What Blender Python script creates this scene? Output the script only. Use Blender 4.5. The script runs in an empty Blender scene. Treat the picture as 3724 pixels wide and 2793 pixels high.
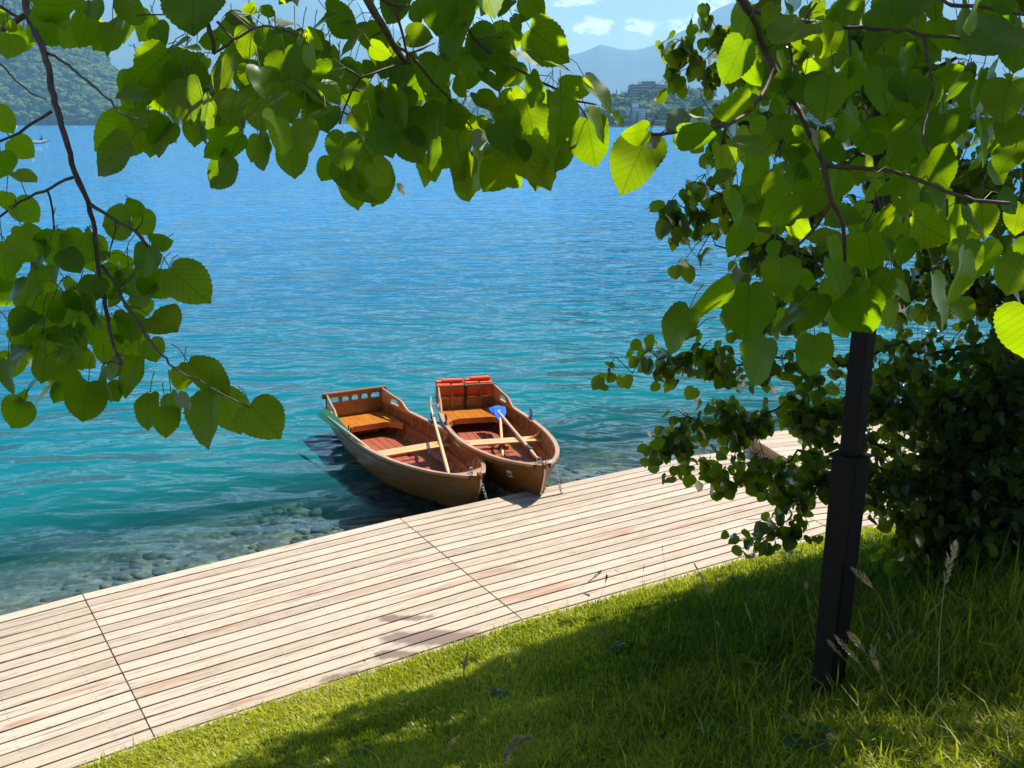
import bpy, bmesh, math, random
import numpy as np
from mathutils import Vector, Matrix, Euler
rng = np.random.default_rng(11); random.seed(5)
SC = bpy.context.scene; COL = SC.collection
R = math.radians
# ------------------------------------------------------------------ camera, sky, sun, exposure
FPX, HOR, CAMZ = 950.0, 122.0, 4.5
PITCH = math.atan((384 - HOR) / FPX)
cd = bpy.data.cameras.new("camera"); cam = bpy.data.objects.new("camera", cd); COL.objects.link(cam)
cd.sensor_width = 36; cd.lens = FPX / 1024 * 36; cd.clip_start = 0.05; cd.clip_end = 30000
cam.location = (0, 0, CAMZ); cam.rotation_euler = (math.pi / 2 - PITCH, 0, 0)
SC.camera = cam
SUN = Vector((0.55, 0.45, 1.0)).normalized()
SUN_EL = math.asin(SUN.z); SUN_AZ = math.atan2(SUN.x, SUN.y)
SC.view_settings.view_transform = 'Standard'; SC.view_settings.look = 'None'
SC.view_settings.exposure = 0.82; SC.view_settings.gamma = 1.0
SC.cycles.use_denoising = True
SC.cycles.max_bounces = 9; SC.cycles.diffuse_bounces = 2; SC.cycles.glossy_bounces = 3
SC.cycles.transmission_bounces = 5; SC.cycles.transparent_max_bounces = 10; SC.cycles.volume_bounces = 3
SC.cycles.sample_clamp_indirect = 6.0; SC.cycles.caustics_reflective = False; SC.cycles.caustics_refractive = False

class NT:
    """small helper for node trees"""
    def __init__(s, tree): s.t = tree; s.n = tree.nodes; s.l = tree.links
    def new(s, kind, **kw):
        nd = s.n.new(kind)
        for k, v in kw.items(): setattr(nd, k, v)
        return nd
    def put(s, sock, v):
        if v is None: return
        if hasattr(v, 'is_linked') or hasattr(v, 'links'): s.l.new(v, sock)
        else:
            if isinstance(v, (tuple, list)) and len(v) == 3 and sock.type == 'RGBA': v = (*v, 1)
            sock.default_value = v
    def math(s, op, a, b=None, c=None, clamp=False):
        nd = s.new('ShaderNodeMath', operation=op, use_clamp=clamp)
        for i, v in enumerate((a, b, c)):
            if v is not None: s.put(nd.inputs[i], v)
        return nd.outputs[0]
    def vmath(s, op, a, b=None):
        nd = s.new('ShaderNodeVectorMath', operation=op)
        s.put(nd.inputs[0], a)
        if b is not None: s.put(nd.inputs[1], b)
        return nd.outputs['Value'] if op in ('DOT_PRODUCT', 'LENGTH', 'DISTANCE') else nd.outputs[0]
    def noise(s, vec, scale, detail=3, rough=.5, dist=0.0, out='Fac'):
        nd = s.new('ShaderNodeTexNoise'); s.put(nd.inputs['Vector'], vec)
        nd.inputs['Scale'].default_value = scale; nd.inputs['Detail'].default_value = detail
        nd.inputs['Roughness'].default_value = rough; nd.inputs['Distortion'].default_value = dist
        return nd.outputs[out]
    def map(s, vec, loc=(0, 0, 0), rot=(0, 0, 0), scale=(1, 1, 1)):
        nd = s.new('ShaderNodeMapping'); s.put(nd.inputs[0], vec)
        nd.inputs[1].default_value = loc; nd.inputs[2].default_value = rot; nd.inputs[3].default_value = scale
        return nd.outputs[0]
    def ramp(s, fac, stops, interp='LINEAR'):
        nd = s.new('ShaderNodeValToRGB'); s.put(nd.inputs[0], fac)
        r = nd.color_ramp; r.interpolation = interp
        while len(r.elements) > 1: r.elements.remove(r.elements[-1])
        r.elements[0].position = stops[0][0]
        for p, c in stops[1:]: r.elements.new(p)
        for e, (p, c) in zip(r.elements, stops):
            e.color = (*c, 1) if isinstance(c, (tuple, list)) else (c, c, c, 1)
        return nd.outputs[0]
    def range(s, v, a, b, c=0.0, d=1.0, smooth=False):
        nd = s.new('ShaderNodeMapRange'); nd.interpolation_type = 'SMOOTHSTEP' if smooth else 'LINEAR'
        s.put(nd.inputs[0], v)
        for i, q in enumerate((a, b, c, d)): s.put(nd.inputs[i + 1], q)
        return nd.outputs[0]
    def mix(s, fac, a, b, mode='MIX'):
        nd = s.new('ShaderNodeMix', data_type='RGBA', blend_type=mode)
        s.put(nd.inputs[0], fac); s.put(nd.inputs[6], a); s.put(nd.inputs[7], b)
        return nd.outputs[2]
    def shmix(s, fac, a, b):
        nd = s.new('ShaderNodeMixShader'); s.put(nd.inputs[0], fac)
        s.l.new(a, nd.inputs[1]); s.l.new(b, nd.inputs[2]); return nd.outputs[0]
    def bump(s, h, strength=.5, dist=.01, normal=None):
        nd = s.new('ShaderNodeBump'); s.put(nd.inputs['Height'], h)
        nd.inputs['Strength'].default_value = strength; nd.inputs['Distance'].default_value = dist
        if normal is not None: s.put(nd.inputs['Normal'], normal)
        return nd.outputs[0]
    def bsdf(s, col, rough=.5, spec=.5, normal=None, metal=0.0, coat=0.0, coat_rough=.1):
        nd = s.new('ShaderNodeBsdfPrincipled'); s.put(nd.inputs['Base Color'], col); s.put(nd.inputs['Roughness'], rough)
        s.put(nd.inputs['Specular IOR Level'], spec); s.put(nd.inputs['Metallic'], metal)
        nd.inputs['Coat Weight'].default_value = coat; nd.inputs['Coat Roughness'].default_value = coat_rough
        if normal is not None: s.put(nd.inputs['Normal'], normal)
        return nd.outputs[0]
    def coord(s, out='Object'): return s.new('ShaderNodeTexCoord').outputs[out]
    def pos(s): return s.new('ShaderNodeNewGeometry').outputs['Position']
    def attr(s, name, out='Fac'): return s.new('ShaderNodeAttribute', attribute_name=name).outputs[out]
    def sep(s, v):
        nd = s.new('ShaderNodeSeparateXYZ'); s.put(nd.inputs[0], v); return nd.outputs
    def comb(s, x, y, z=0.0):
        nd = s.new('ShaderNodeCombineXYZ')
        for i, v in enumerate((x, y, z)): s.put(nd.inputs[i], v)
        return nd.outputs[0]
def material(name):
    m = bpy.data.materials.new(name); m.use_nodes = True; m.node_tree.nodes.clear()
    k = NT(m.node_tree); k.out = k.new('ShaderNodeOutputMaterial')
    def done(sh, vol=None):
        if sh is not None: k.l.new(sh, k.out.inputs[0])
        if vol is not None: k.l.new(vol, k.out.inputs[1])
        return m
    k.done = done
    return k

# ---- world: physical sky with a few fair-weather clouds low over the mountains
SC.world = bpy.data.worlds.new("World"); SC.world.use_nodes = True
w = NT(SC.world.node_tree); w.n.clear()
sky = w.new('ShaderNodeTexSky', sky_type='NISHITA'); sky.sun_disc = False
sky.sun_elevation = SUN_EL; sky.sun_rotation = SUN_AZ
sky.altitude = 500; sky.air_density = 1.0; sky.dust_density = 0.7; sky.ozone_density = 1.3
gv = w.coord('Generated')
sx = w.sep(gv)
el = w.math('DIVIDE', sx[2], sx[1]); az = w.math('DIVIDE', sx[0], sx[1])
cpos = w.comb(az, w.math('MULTIPLY', el, 1.9), 0.0)
cn = w.noise(cpos, 42, 6, .55, .3); cn2 = w.noise(w.map(cpos, (3.1, 1.7, 0)), 150, 5, .6)
cl = None
for (a0, e0, ra, re) in ((.064, .115, .030, .0085), (.082, .090, .026, .0115), (.127, .0915, .028, .0095), (.165, .090, .018, .010), (.200, .104, .030, .019), (-.30, .16, .25, .035), (.45, .2, .3, .04), (-.9, .2, .4, .05), (1.1, .25, .5, .06), (-.02, .24, .2, .03)):
    dx = w.math('DIVIDE', w.math('SUBTRACT', az, a0), ra); dy = w.math('DIVIDE', w.math('SUBTRACT', el, e0), re)
    rr = w.math('SQRT', w.math('ADD', w.math('MULTIPLY', dx, dx), w.math('MULTIPLY', dy, dy)))
    q = w.math('SUBTRACT', 1.0, rr); cl = q if cl is None else w.math('MAXIMUM', cl, q)
cl = w.math('MULTIPLY', w.range(cl, -.25, .55), w.math('GREATER_THAN', sx[1], .02))
dens = w.math('ADD', w.math('MULTIPLY', cl, .62), w.math('ADD', w.math('MULTIPLY', w.math('SUBTRACT', cn, .5), 2.1), w.math('MULTIPLY', w.math('SUBTRACT', cn2, .5), .8)))
cm = w.range(dens, .30, .62, 0, 1, True)
cm = w.math('MULTIPLY', cm, w.range(cl, 0, .2))
cloudcol = w.mix(w.range(dens, .4, .9), (9, 10, 11.2), (15.5, 15.6, 15.8))
skyc = w.mix(w.math('MULTIPLY', cm, .95), sky.outputs[0], cloudcol)
bg = w.new('ShaderNodeBackground'); w.put(bg.inputs[0], skyc); bg.inputs[1].default_value = 0.064
wo = w.new('ShaderNodeOutputWorld'); w.l.new(bg.outputs[0], wo.inputs[0])
sl = bpy.data.lights.new("sun", 'SUN'); sl.energy = 5.0; sl.angle = R(0.53); sl.color = (1.0, .95, .86)
so = bpy.data.objects.new("sun", sl); COL.objects.link(so); so.rotation_euler = SUN.to_track_quat('Z', 'Y').to_euler()

# ------------------------------------------------------------------ helpers
def ray(px, py):
    cx = (px - 512) / FPX; cy = -(py - 384) / FPX
    return Vector((cx, math.cos(PITCH) + cy * math.sin(PITCH), -math.sin(PITCH) + cy * math.cos(PITCH)))
CAM = Vector((0, 0, CAMZ))
def at(px, py, depth): return CAM + ray(px, py) * depth           # a point of the place at a viewing depth
def on(px, py, z):                                                # a point of the place at a height
    d = ray(px, py); return CAM + d * ((z - CAMZ) / d.z)
def tag(o, label=None, cat=None, group=None, kind=None):
    if label: o['label'] = label
    if cat: o['category'] = cat
    if group: o['group'] = group
    if kind: o['kind'] = kind
    return o
def link(o, parent=None):
    COL.objects.link(o)
    if parent is not None: o.parent = parent
    return o
def empty(name, loc=(0, 0, 0), rot=(0, 0, 0)):
    o = bpy.data.objects.new(name, None); o.location = loc; o.rotation_euler = rot; o.empty_display_size = .2
    return link(o)
def npmesh(name, V, F, mats, parent=None, smooth=False, uv=None, attrs=None, fm=None):
    """mesh from numpy arrays; F is a list of (n,k) index arrays"""
    me = bpy.data.meshes.new(name); V = np.asarray(V, dtype=np.float32)
    F = [np.asarray(f, dtype=np.int32) for f in (F if isinstance(F, list) else [F]) if len(f)]
    me.vertices.add(len(V)); me.vertices.foreach_set('co', V.ravel())
    idx = np.concatenate([f.ravel() for f in F]); tot = np.concatenate([np.full(len(f), f.shape[1], np.int32) for f in F])
    st = np.concatenate([[0], np.cumsum(tot)[:-1]]).astype(np.int32)
    me.loops.add(len(idx)); me.loops.foreach_set('vertex_index', idx)
    me.polygons.add(len(tot)); me.polygons.foreach_set('loop_start', st)
    me.polygons.foreach_set('use_smooth', np.full(len(tot), smooth))
    if fm is not None: me.polygons.foreach_set('material_index', np.asarray(fm, np.int32))
    if uv is not None:
        l = me.uv_layers.new(name='UVMap'); l.data.foreach_set('uv', np.asarray(uv, np.float32)[idx].ravel())
    for k, a in (attrs or {}).items():
        t = me.attributes.new(k, 'FLOAT', 'POINT'); t.data.foreach_set('value', np.asarray(a, np.float32))
    me.update(calc_edges=True); me.validate()
    for m in (mats if isinstance(mats, (list, tuple)) else [mats]): me.materials.append(m)
    return link(bpy.data.objects.new(name, me), parent)

class MB:
    """collects boxes, tubes and quads into ONE mesh; every piece keeps a random tint and a uv (u along, v across)"""
    def __init__(s): s.V = []; s.F = []; s.T = []; s.U = []; s.M = []
    def add(s, V, F, mat=0, tint=None, uv=None):
        b = len(s.V); t = random.random() if tint is None else tint
        s.V += [tuple(v) for v in V]; s.T += [t] * len(V)
        s.U += [tuple(q) for q in uv] if uv is not None else [(v[0] + 7 * t, v[1] + 3 * t) for v in V]
        for f in F: s.F.append(tuple(b + i for i in f)); s.M.append(mat)
    def hexa(s, P, bev=0.0, **k):     # 8 corners: bottom ring then top ring
        s.add(P, [(3, 2, 1, 0), (4, 5, 6, 7), (0, 1, 5, 4), (1, 2, 6, 5), (2, 3, 7, 6), (3, 0, 4, 7)], **k)
    def box(s, a, b, **k):
        (x0, y0, z0), (x1, y1, z1) = a, b
        s.hexa([(x0, y0, z0), (x1, y0, z0), (x1, y1, z0), (x0, y1, z0), (x0, y0, z1), (x1, y0, z1), (x1, y1, z1), (x0, y1, z1)], **k)
    def tube(s, pts, rad, n=6, cap=True, **k):
        pts = [Vector(p) for p in pts]; m = len(pts)
        rad = [rad] * m if isinstance(rad, (int, float)) else list(rad)
        V = []; F = []; UV = []; up = None; ln = 0.0
        for i, p in enumerate(pts):
            d = (pts[min(i + 1, m - 1)] - pts[max(i - 1, 0)]).normalized()
            if up is None: up = d.orthogonal().normalized()
            up = (up - d * up.dot(d)).normalized(); sd = d.cross(up)
            if i: ln += (p - pts[i - 1]).length
            for j in range(n):
                a = 2 * math.pi * j / n; V.append(p + (up * math.cos(a) + sd * math.sin(a)) * rad[i]); UV.append((ln, j / n * .1))
        for i in range(m - 1):
            for j in range(n): F.append((i * n + j, i * n + (j + 1) % n, (i + 1) * n + (j + 1) % n, (i + 1) * n + j))
        if cap: F.append(tuple(range(n))[::-1]); F.append(tuple((m - 1) * n + j for j in range(n)))
        s.add(V, F, uv=UV, **k)
    def ring(s, c, nrm, r, th, a0=0, a1=2 * math.pi, n=14, sides=6, **k):
        nrm = Vector(nrm).normalized(); u = nrm.orthogonal().normalized(); v = nrm.cross(u); c = Vector(c)
        pts = [c + (u * math.cos(a0 + (a1 - a0) * i / n) + v * math.sin(a0 + (a1 - a0) * i / n)) * r for i in range(n + 1)]
        s.tube(pts, th, sides, **k)
    def grid(s, rows, close=False, **k):   # rows of equal length point lists
        V = [p for r in rows for p in r]; m = len(rows[0]); F = []
        for i in range(len(rows) - 1):
            for j in range(m - 1): F.append((i * m + j, i * m + j + 1, (i + 1) * m + j + 1, (i + 1) * m + j))
        s.add(V, F, **k)
    def build(s, name, mats, parent=None, smooth=False, bevel=0.0, wn=False):
        me = bpy.data.meshes.new(name); me.from_pydata(s.V, [], s.F)
        for m in (mats if isinstance(mats, (list, tuple)) else [mats]): me.materials.append(m)
        me.polygons.foreach_set('material_index', s.M); me.polygons.foreach_set('use_smooth', [smooth] * len(s.F))
        idx = np.zeros(len(me.loops), np.int32); me.loops.foreach_get('vertex_index', idx)
        l = me.uv_layers.new(name='UVMap'); l.data.foreach_set('uv', np.array(s.U, np.float32)[idx].ravel())
        t = me.attributes.new('tint', 'FLOAT', 'POINT'); t.data.foreach_set('value', np.array(s.T, np.float32))
        me.update()
        o = link(bpy.data.objects.new(name, me), parent)
        if bevel:
            b = o.modifiers.new('bevel', 'BEVEL'); b.width = bevel; b.segments = 2; b.limit_method = 'ANGLE'; b.angle_limit = R(40)
        return o
def copy_tree(o, parent=None):
    c = o.copy(); link(c)
    if parent is not None: c.parent = parent
    for ch in [x for x in COL.objects if x.parent == o]: copy_tree(ch, c)
    return c

# ------------------------------------------------------------------ materials
def mat_deck():
    k = material('weathered_decking'); uv = k.coord('UV'); t = k.attr('tint')
    sep = k.sep(uv)
    g = k.noise(k.map(uv, scale=(1.1, 26, 1)), 3.0, 6, .62, .6)
    g2 = k.noise(k.map(uv, scale=(3.5, 90, 1)), 3.0, 4, .6)
    base = k.mix(t, (.38, .30, .215), (.53, .435, .33))
    base = k.mix(k.range(g, .35, .68), base, k.mix(t, (.53, .43, .325), (.62, .525, .415)))
    base = k.mix(k.math('MULTIPLY', k.range(g2, .53, .68), .65), base, (.30, .21, .15))
    # reddish wood still holding its colour, dark mildew streaks
    red = k.noise(k.map(uv, scale=(.42, 3.2, 1), loc=(3, 1, 0)), 1.6, 4, .55, .5)
    base = k.mix(k.math('MULTIPLY', k.range(red, .605, .69), .66), base, (.40, .17, .085))
    st = k.noise(k.map(uv, scale=(.8, 22, 1), loc=(9, 4, 0)), 2.4, 6, .62, .8)
    base = k.mix(k.math('MULTIPLY', k.range(st, .55, .65), .75), base, (.17, .105, .085))
    kn = k.new('ShaderNodeTexVoronoi', feature='F1'); k.put(kn.inputs['Vector'], k.map(uv, scale=(1.3, 4.5, 1))); kn.inputs['Scale'].default_value = 1.3
    kd = k.range(k.math('ADD', kn.outputs['Distance'], k.math('MULTIPLY', k.math('SUBTRACT', g, .5), .06)), .03, .055, 1, 0)
    base = k.mix(k.math('MULTIPLY', kd, .7), base, (.19, .11, .08))
    # pairs of screws at every joist
    u = k.math('ABSOLUTE', k.math('SUBTRACT', k.math('FRACT', k.math('DIVIDE', k.attr('along'), .62)), .5))
    v = k.math('ABSOLUTE', k.math('SUBTRACT', k.math('ABSOLUTE', k.attr('across')), .045))
    dn = k.math('SQRT', k.math('ADD', k.math('POWER', k.math('MULTIPLY', u, .62), 2), k.math('POWER', v, 2)))
    base = k.mix(k.math('MULTIPLY', k.math('LESS_THAN', dn, .0062), .8), base, (.07, .055, .05))
    # a shallow puddle drying by the grass
    pn = k.noise(k.pos(), 5, 4, .6)
    wet = None
    for (px, py, rx) in ((437, 638, .25), (398, 655, .13), (352, 678, .15), (396, 618, .12)):
        c = on(px, py, 0); d = k.vmath('LENGTH', k.map(k.vmath('SUBTRACT', k.pos(), (c.x, c.y, 0)), rot=(0, 0, R(-33)), scale=(.42, 1.5, 0)))
        q = k.range(k.math('ADD', d, k.math('MULTIPLY', k.math('SUBTRACT', pn, .5), .35)), rx * .6, rx, 1, 0)
        wet = q if wet is None else k.math('MAXIMUM', wet, q)
    base = k.mix(k.math('MULTIPLY', wet, .75), base, (.17, .10, .08))
    rough = k.range(wet, 0, 1, .62, .12)
    nrm = k.bump(k.math('ADD', g, k.math('MULTIPLY', g2, .5)), .25, .004)
    return k.done(k.bsdf(base, rough, .35, nrm))
def mat_wood(name, c1, c2, scale=(2, 22, 22), rough=.3, coat=.6, dark=.5, spec=.4, grain=1.0):
    k = material(name); p = k.map(k.coord('Object'), scale=scale); t = k.attr('tint')
    g = k.noise(p, 1.6, 5, .6, 1.2); g2 = k.noise(k.coord('Object'), 3.0, 3, .5); f = k.noise(p, 7, 3, .6)
    col = k.mix(k.range(g, .3, .7), c1, c2)
    col = k.mix(k.math('MULTIPLY', k.range(f, .5, .75), .35 * grain), col, tuple(x * .45 for x in c1))
    col = k.mix(k.math('MULTIPLY', k.range(g2, .45, .75), .3), col, tuple(x * dark for x in c1))
    col = k.mix(k.math('MULTIPLY', t, .28), col, tuple(x * .6 for x in c1))
    nrm = k.bump(g, .12, .002)
    return k.done(k.bsdf(col, k.range(g2, .3, .7, rough, rough + .15), spec, nrm, coat=coat, coat_rough=.12))
def mat_plain(name, col, rough=.5, metal=0.0, spec=.5, nscale=8, var=.25, bump=.0):
    k = material(name); n = k.noise(k.coord('Object'), nscale, 4, .6)
    c = k.mix(k.range(n, .3, .7), tuple(x * (1 - var) for x in col), tuple(min(1, x * (1 + var)) for x in col))
    return k.done(k.bsdf(c, k.range(n, .3, .7, rough * .85, min(1, rough * 1.15)), spec, k.bump(n, bump, .004) if bump else None, metal))
def mat_leaf(name, refl_a, refl_b, tr_a, tr_b, veins=True, gloss=.38, weight=.55, shine=.38):
    k = material(name); t = k.attr('tint'); uv = k.sep(k.coord('UV'))
    n = k.noise(k.coord('Object'), 9, 3, .6)
    refl = k.mix(t, refl_a, refl_b); tr = k.mix(t, tr_a, tr_b)
    tr = k.mix(k.range(n, .3, .75, 0, .35), tr, tuple(x * .72 for x in tr_a))
    nrm = None; ax = k.math('ABSOLUTE', uv[0])
    if veins:
        vv = k.math('ABSOLUTE', k.math('SUBTRACT', k.math('FRACT', k.math('MULTIPLY', k.math('SUBTRACT', uv[1], k.math('MULTIPLY', ax, .85)), 7.0)), .5))
        vein = k.math('MAXIMUM', k.range(vv, .015, .075, 1, 0), k.range(ax, .006, .022, 1, 0))
        fine = k.noise(k.coord('UV'), 26, 2, .5)
        tr = k.mix(k.math('MULTIPLY', vein, .55), tr, tuple(x * .45 for x in tr_a))
        refl = k.mix(k.math('MULTIPLY', vein, .4), refl, tuple(min(1, x * 2.2) for x in refl_b))
        tr = k.mix(k.range(fine, .45, .8, 0, .28), tr, tuple(x * .6 for x in tr_a))
        spots = k.noise(k.coord('UV'), 7, 4, .65)
        hole = k.math('MULTIPLY', k.range(spots, .70, .76), k.math('GREATER_THAN', t, .72))
        tr = k.mix(hole, tr, (.30, .13, .01)); refl = k.mix(hole, refl, (.12, .06, .02))
        nrm = k.bump(k.math('SUBTRACT', k.math('MULTIPLY', fine, .3), vein), .5, .002)
    d = k.new('ShaderNodeBsdfDiffuse'); k.put(d.inputs[0], refl)
    q = k.new('ShaderNodeBsdfTranslucent'); k.put(q.inputs[0], tr)
    g = k.new('ShaderNodeBsdfGlossy'); g.inputs[0].default_value = (.9, .95, .9, 1); g.inputs['Roughness'].default_value = gloss
    if nrm is not None:
        k.put(d.inputs['Normal'], nrm)
    lw = k.new('ShaderNodeFresnel'); lw.inputs[0].default_value = 1.42
    s = k.shmix(weight, d.outputs[0], q.outputs[0])
    s = k.shmix(k.math('MULTIPLY', lw.outputs[0], shine), s, g.outputs[0])
    return k.done(s)

M = {}
M['deck'] = mat_deck()
M['frame'] = mat_plain('deck_frame_wood', (.16, .10, .06), .8, nscale=6)
M['hull'] = mat_wood('hull_larch', (.17, .058, .008), (.30, .125, .022), rough=.3, coat=.25, spec=.25)
M['inside'] = mat_wood('hull_inside', (.27, .080, .015), (.46, .165, .032), rough=.35, coat=.3)
M['rail'] = mat_wood('gunwale_wood', (.46, .22, .085), (.62, .33, .15), rough=.3, coat=.5)
M['back'] = mat_wood('backrest_wood', (.24, .10, .03), (.38, .18, .055), scale=(22, 2, 22), rough=.3)
M['seat'] = mat_wood('seat_wood', (.58, .18, .022), (.80, .32, .045), scale=(1.5, 30, 10), rough=.22, coat=.8)
M['floor'] = mat_wood('floorboard_paint', (.33, .075, .035), (.45, .12, .06), scale=(2, 20, 6), rough=.45, coat=.1)
M['thwart'] = mat_wood('thwart_pine', (.66, .36, .11), (.82, .50, .19), scale=(24, 1.5, 10), rough=.3, coat=.5)
M['oar'] = mat_wood('oar_ash', (.66, .43, .20), (.80, .58, .32), scale=(20, 20, 20), rough=.4, coat=.3)
M['green'] = mat_plain('green_blade_paint', (.035, .235, .13), .4, var=.12)
M['blue'] = mat_plain('blue_blade_plastic', (.015, .13, .72), .4, var=.15)
M['grey_sleeve'] = mat_plain('oar_sleeve', (.06, .07, .09), .5)
M['iron'] = mat_plain('dark_iron', (.035, .035, .04), .45, .6)
M['steel'] = mat_plain('galvanised_steel', (.45, .45, .44), .4, .9)
M['vest'] = mat_plain('life_vest_fabric', (.80, .085, .018), .65, nscale=14, var=.18, bump=.3)
M['vest_dark'] = mat_plain('old_vest_fabric', (.34, .06, .02), .7, nscale=14, var=.2, bump=.3)
M['strap'] = mat_plain('black_webbing', (.012, .012, .014), .7)
M['white'] = mat_plain('white_label', (.72, .70, .66), .5, var=.1)
M['black'] = mat_plain('black_print', (.02, .02, .022), .5)
M['post'] = mat_plain('dark_post_paint', (.022, .017, .014), .75, 0.0, spec=.2, nscale=40, var=.35, bump=.25)
M['bark'] = mat_plain('linden_bark', (.085, .058, .042), .85, nscale=30, var=.5, bump=.8)
M['twig'] = mat_plain('linden_twig', (.11, .062, .042), .6, nscale=60, var=.5, bump=.5)
M['leaf'] = mat_leaf('linden_leaf', (.026, .060, .004), (.045, .085, .006), (.34, .60, .003), (.64, .85, .005), weight=.6)
M['leaf_pale'] = mat_leaf('linden_leaf_underside', (.24, .24, .17), (.30, .30, .22), (.30, .42, .06), (.36, .48, .08), weight=.4)
M['leaf_tree'] = mat_leaf('tree_leaf', (.022, .050, .006), (.040, .080, .008), (.32, .50, .006), (.50, .64, .008), veins=False, weight=.5, shine=.45)
M['petiole'] = mat_plain('petiole', (.11, .14, .02), .5)
# ------------------------------------------------------------------ shoreline: outer edge of the boardwalk, bending at each joint
ZW = -0.39
J1, J2, J3 = Vector((-4.2525, 8.51)), Vector((-1.328, 10.377)), Vector((2.592, 12.587))
def ang(a): return Vector((math.cos(R(a)), math.sin(R(a))))
EDGE = [J1 - ang(35.7) * 9.0, J1, J2, J3, J3 + ang(16.0) * 16.0]
EN = [(b - a).normalized() for a, b in zip(EDGE, EDGE[1:])]
NN = [Vector((d.y, -d.x)) for d in EN]                      # inland normals
MIT = [NN[0]] + [(a + b) / (1 + a.dot(b)) for a, b in zip(NN, NN[1:])] + [NN[-1]]
def off(i, d): return EDGE[i] + MIT[i] * d
PW, GAP, ROWS = 0.1535, 0.019, 19
INNER = PW * ROWS
E0 = np.array([tuple(e) for e in EDGE])
def inland(X, Y):
    """signed distance inland from the outer edge of the boardwalk (numpy)"""
    X = np.asarray(X, float); Y = np.asarray(Y, float); best = np.full(X.shape, 1e9); sg = np.ones(X.shape)
    for i in range(4):
        a = E0[i]; d = E0[i + 1] - a; L = np.hypot(*d); d = d / L
        t = (X - a[0]) * d[0] + (Y - a[1]) * d[1]
        lo = -1e6 if i == 0 else 0; hi = 1e6 if i == 3 else L
        t = np.clip(t, lo, hi); qx = a[0] + t * d[0]; qy = a[1] + t * d[1]
        dist = np.hypot(X - qx, Y - qy); s = (X - qx) * d[1] - (Y - qy) * d[0]
        m = dist < best; best = np.where(m, dist, best); sg = np.where(m, np.sign(s), sg)
    return best * sg
def vnoise(X, Y, f, seed=0):
    r = np.random.default_rng(seed); out = 0
    for i in range(7):
        a = r.uniform(0, 6.28); q = r.uniform(.6, 1.6) * f; out = out + np.sin(q * (X * np.cos(a) + Y * np.sin(a)) + r.uniform(0, 6.28))
    return out / 7 * 1.6
def ground_z(X, Y):
    u = inland(X, Y) - INNER + .06
    t = np.clip(u, 0, 7.2)
    z = .02 + .20 * t + .24 * np.clip(t - .5, 0, None) - .02 * np.clip(t - 4.5, 0, None) ** 2
    z = z + np.where(u > 0, np.clip(u, 0, 1) * (.05 * vnoise(X, Y, 2.1, 3) + .02 * vnoise(X, Y, 6, 4)), 0)
    return np.where(u < 0, np.maximum(-.16, u * 1.2 + .02), z)
def gz(x, y): return float(ground_z(np.array([x]), np.array([y]))[0])
def hit(px, py):                                             # where a line of sight meets the lawn
    d = ray(px, py); t = 3.0
    while t < 30:
        p = CAM + d * t
        if p.z < gz(p.x, p.y): return p
        t += .02
    return CAM + d * 30

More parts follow.
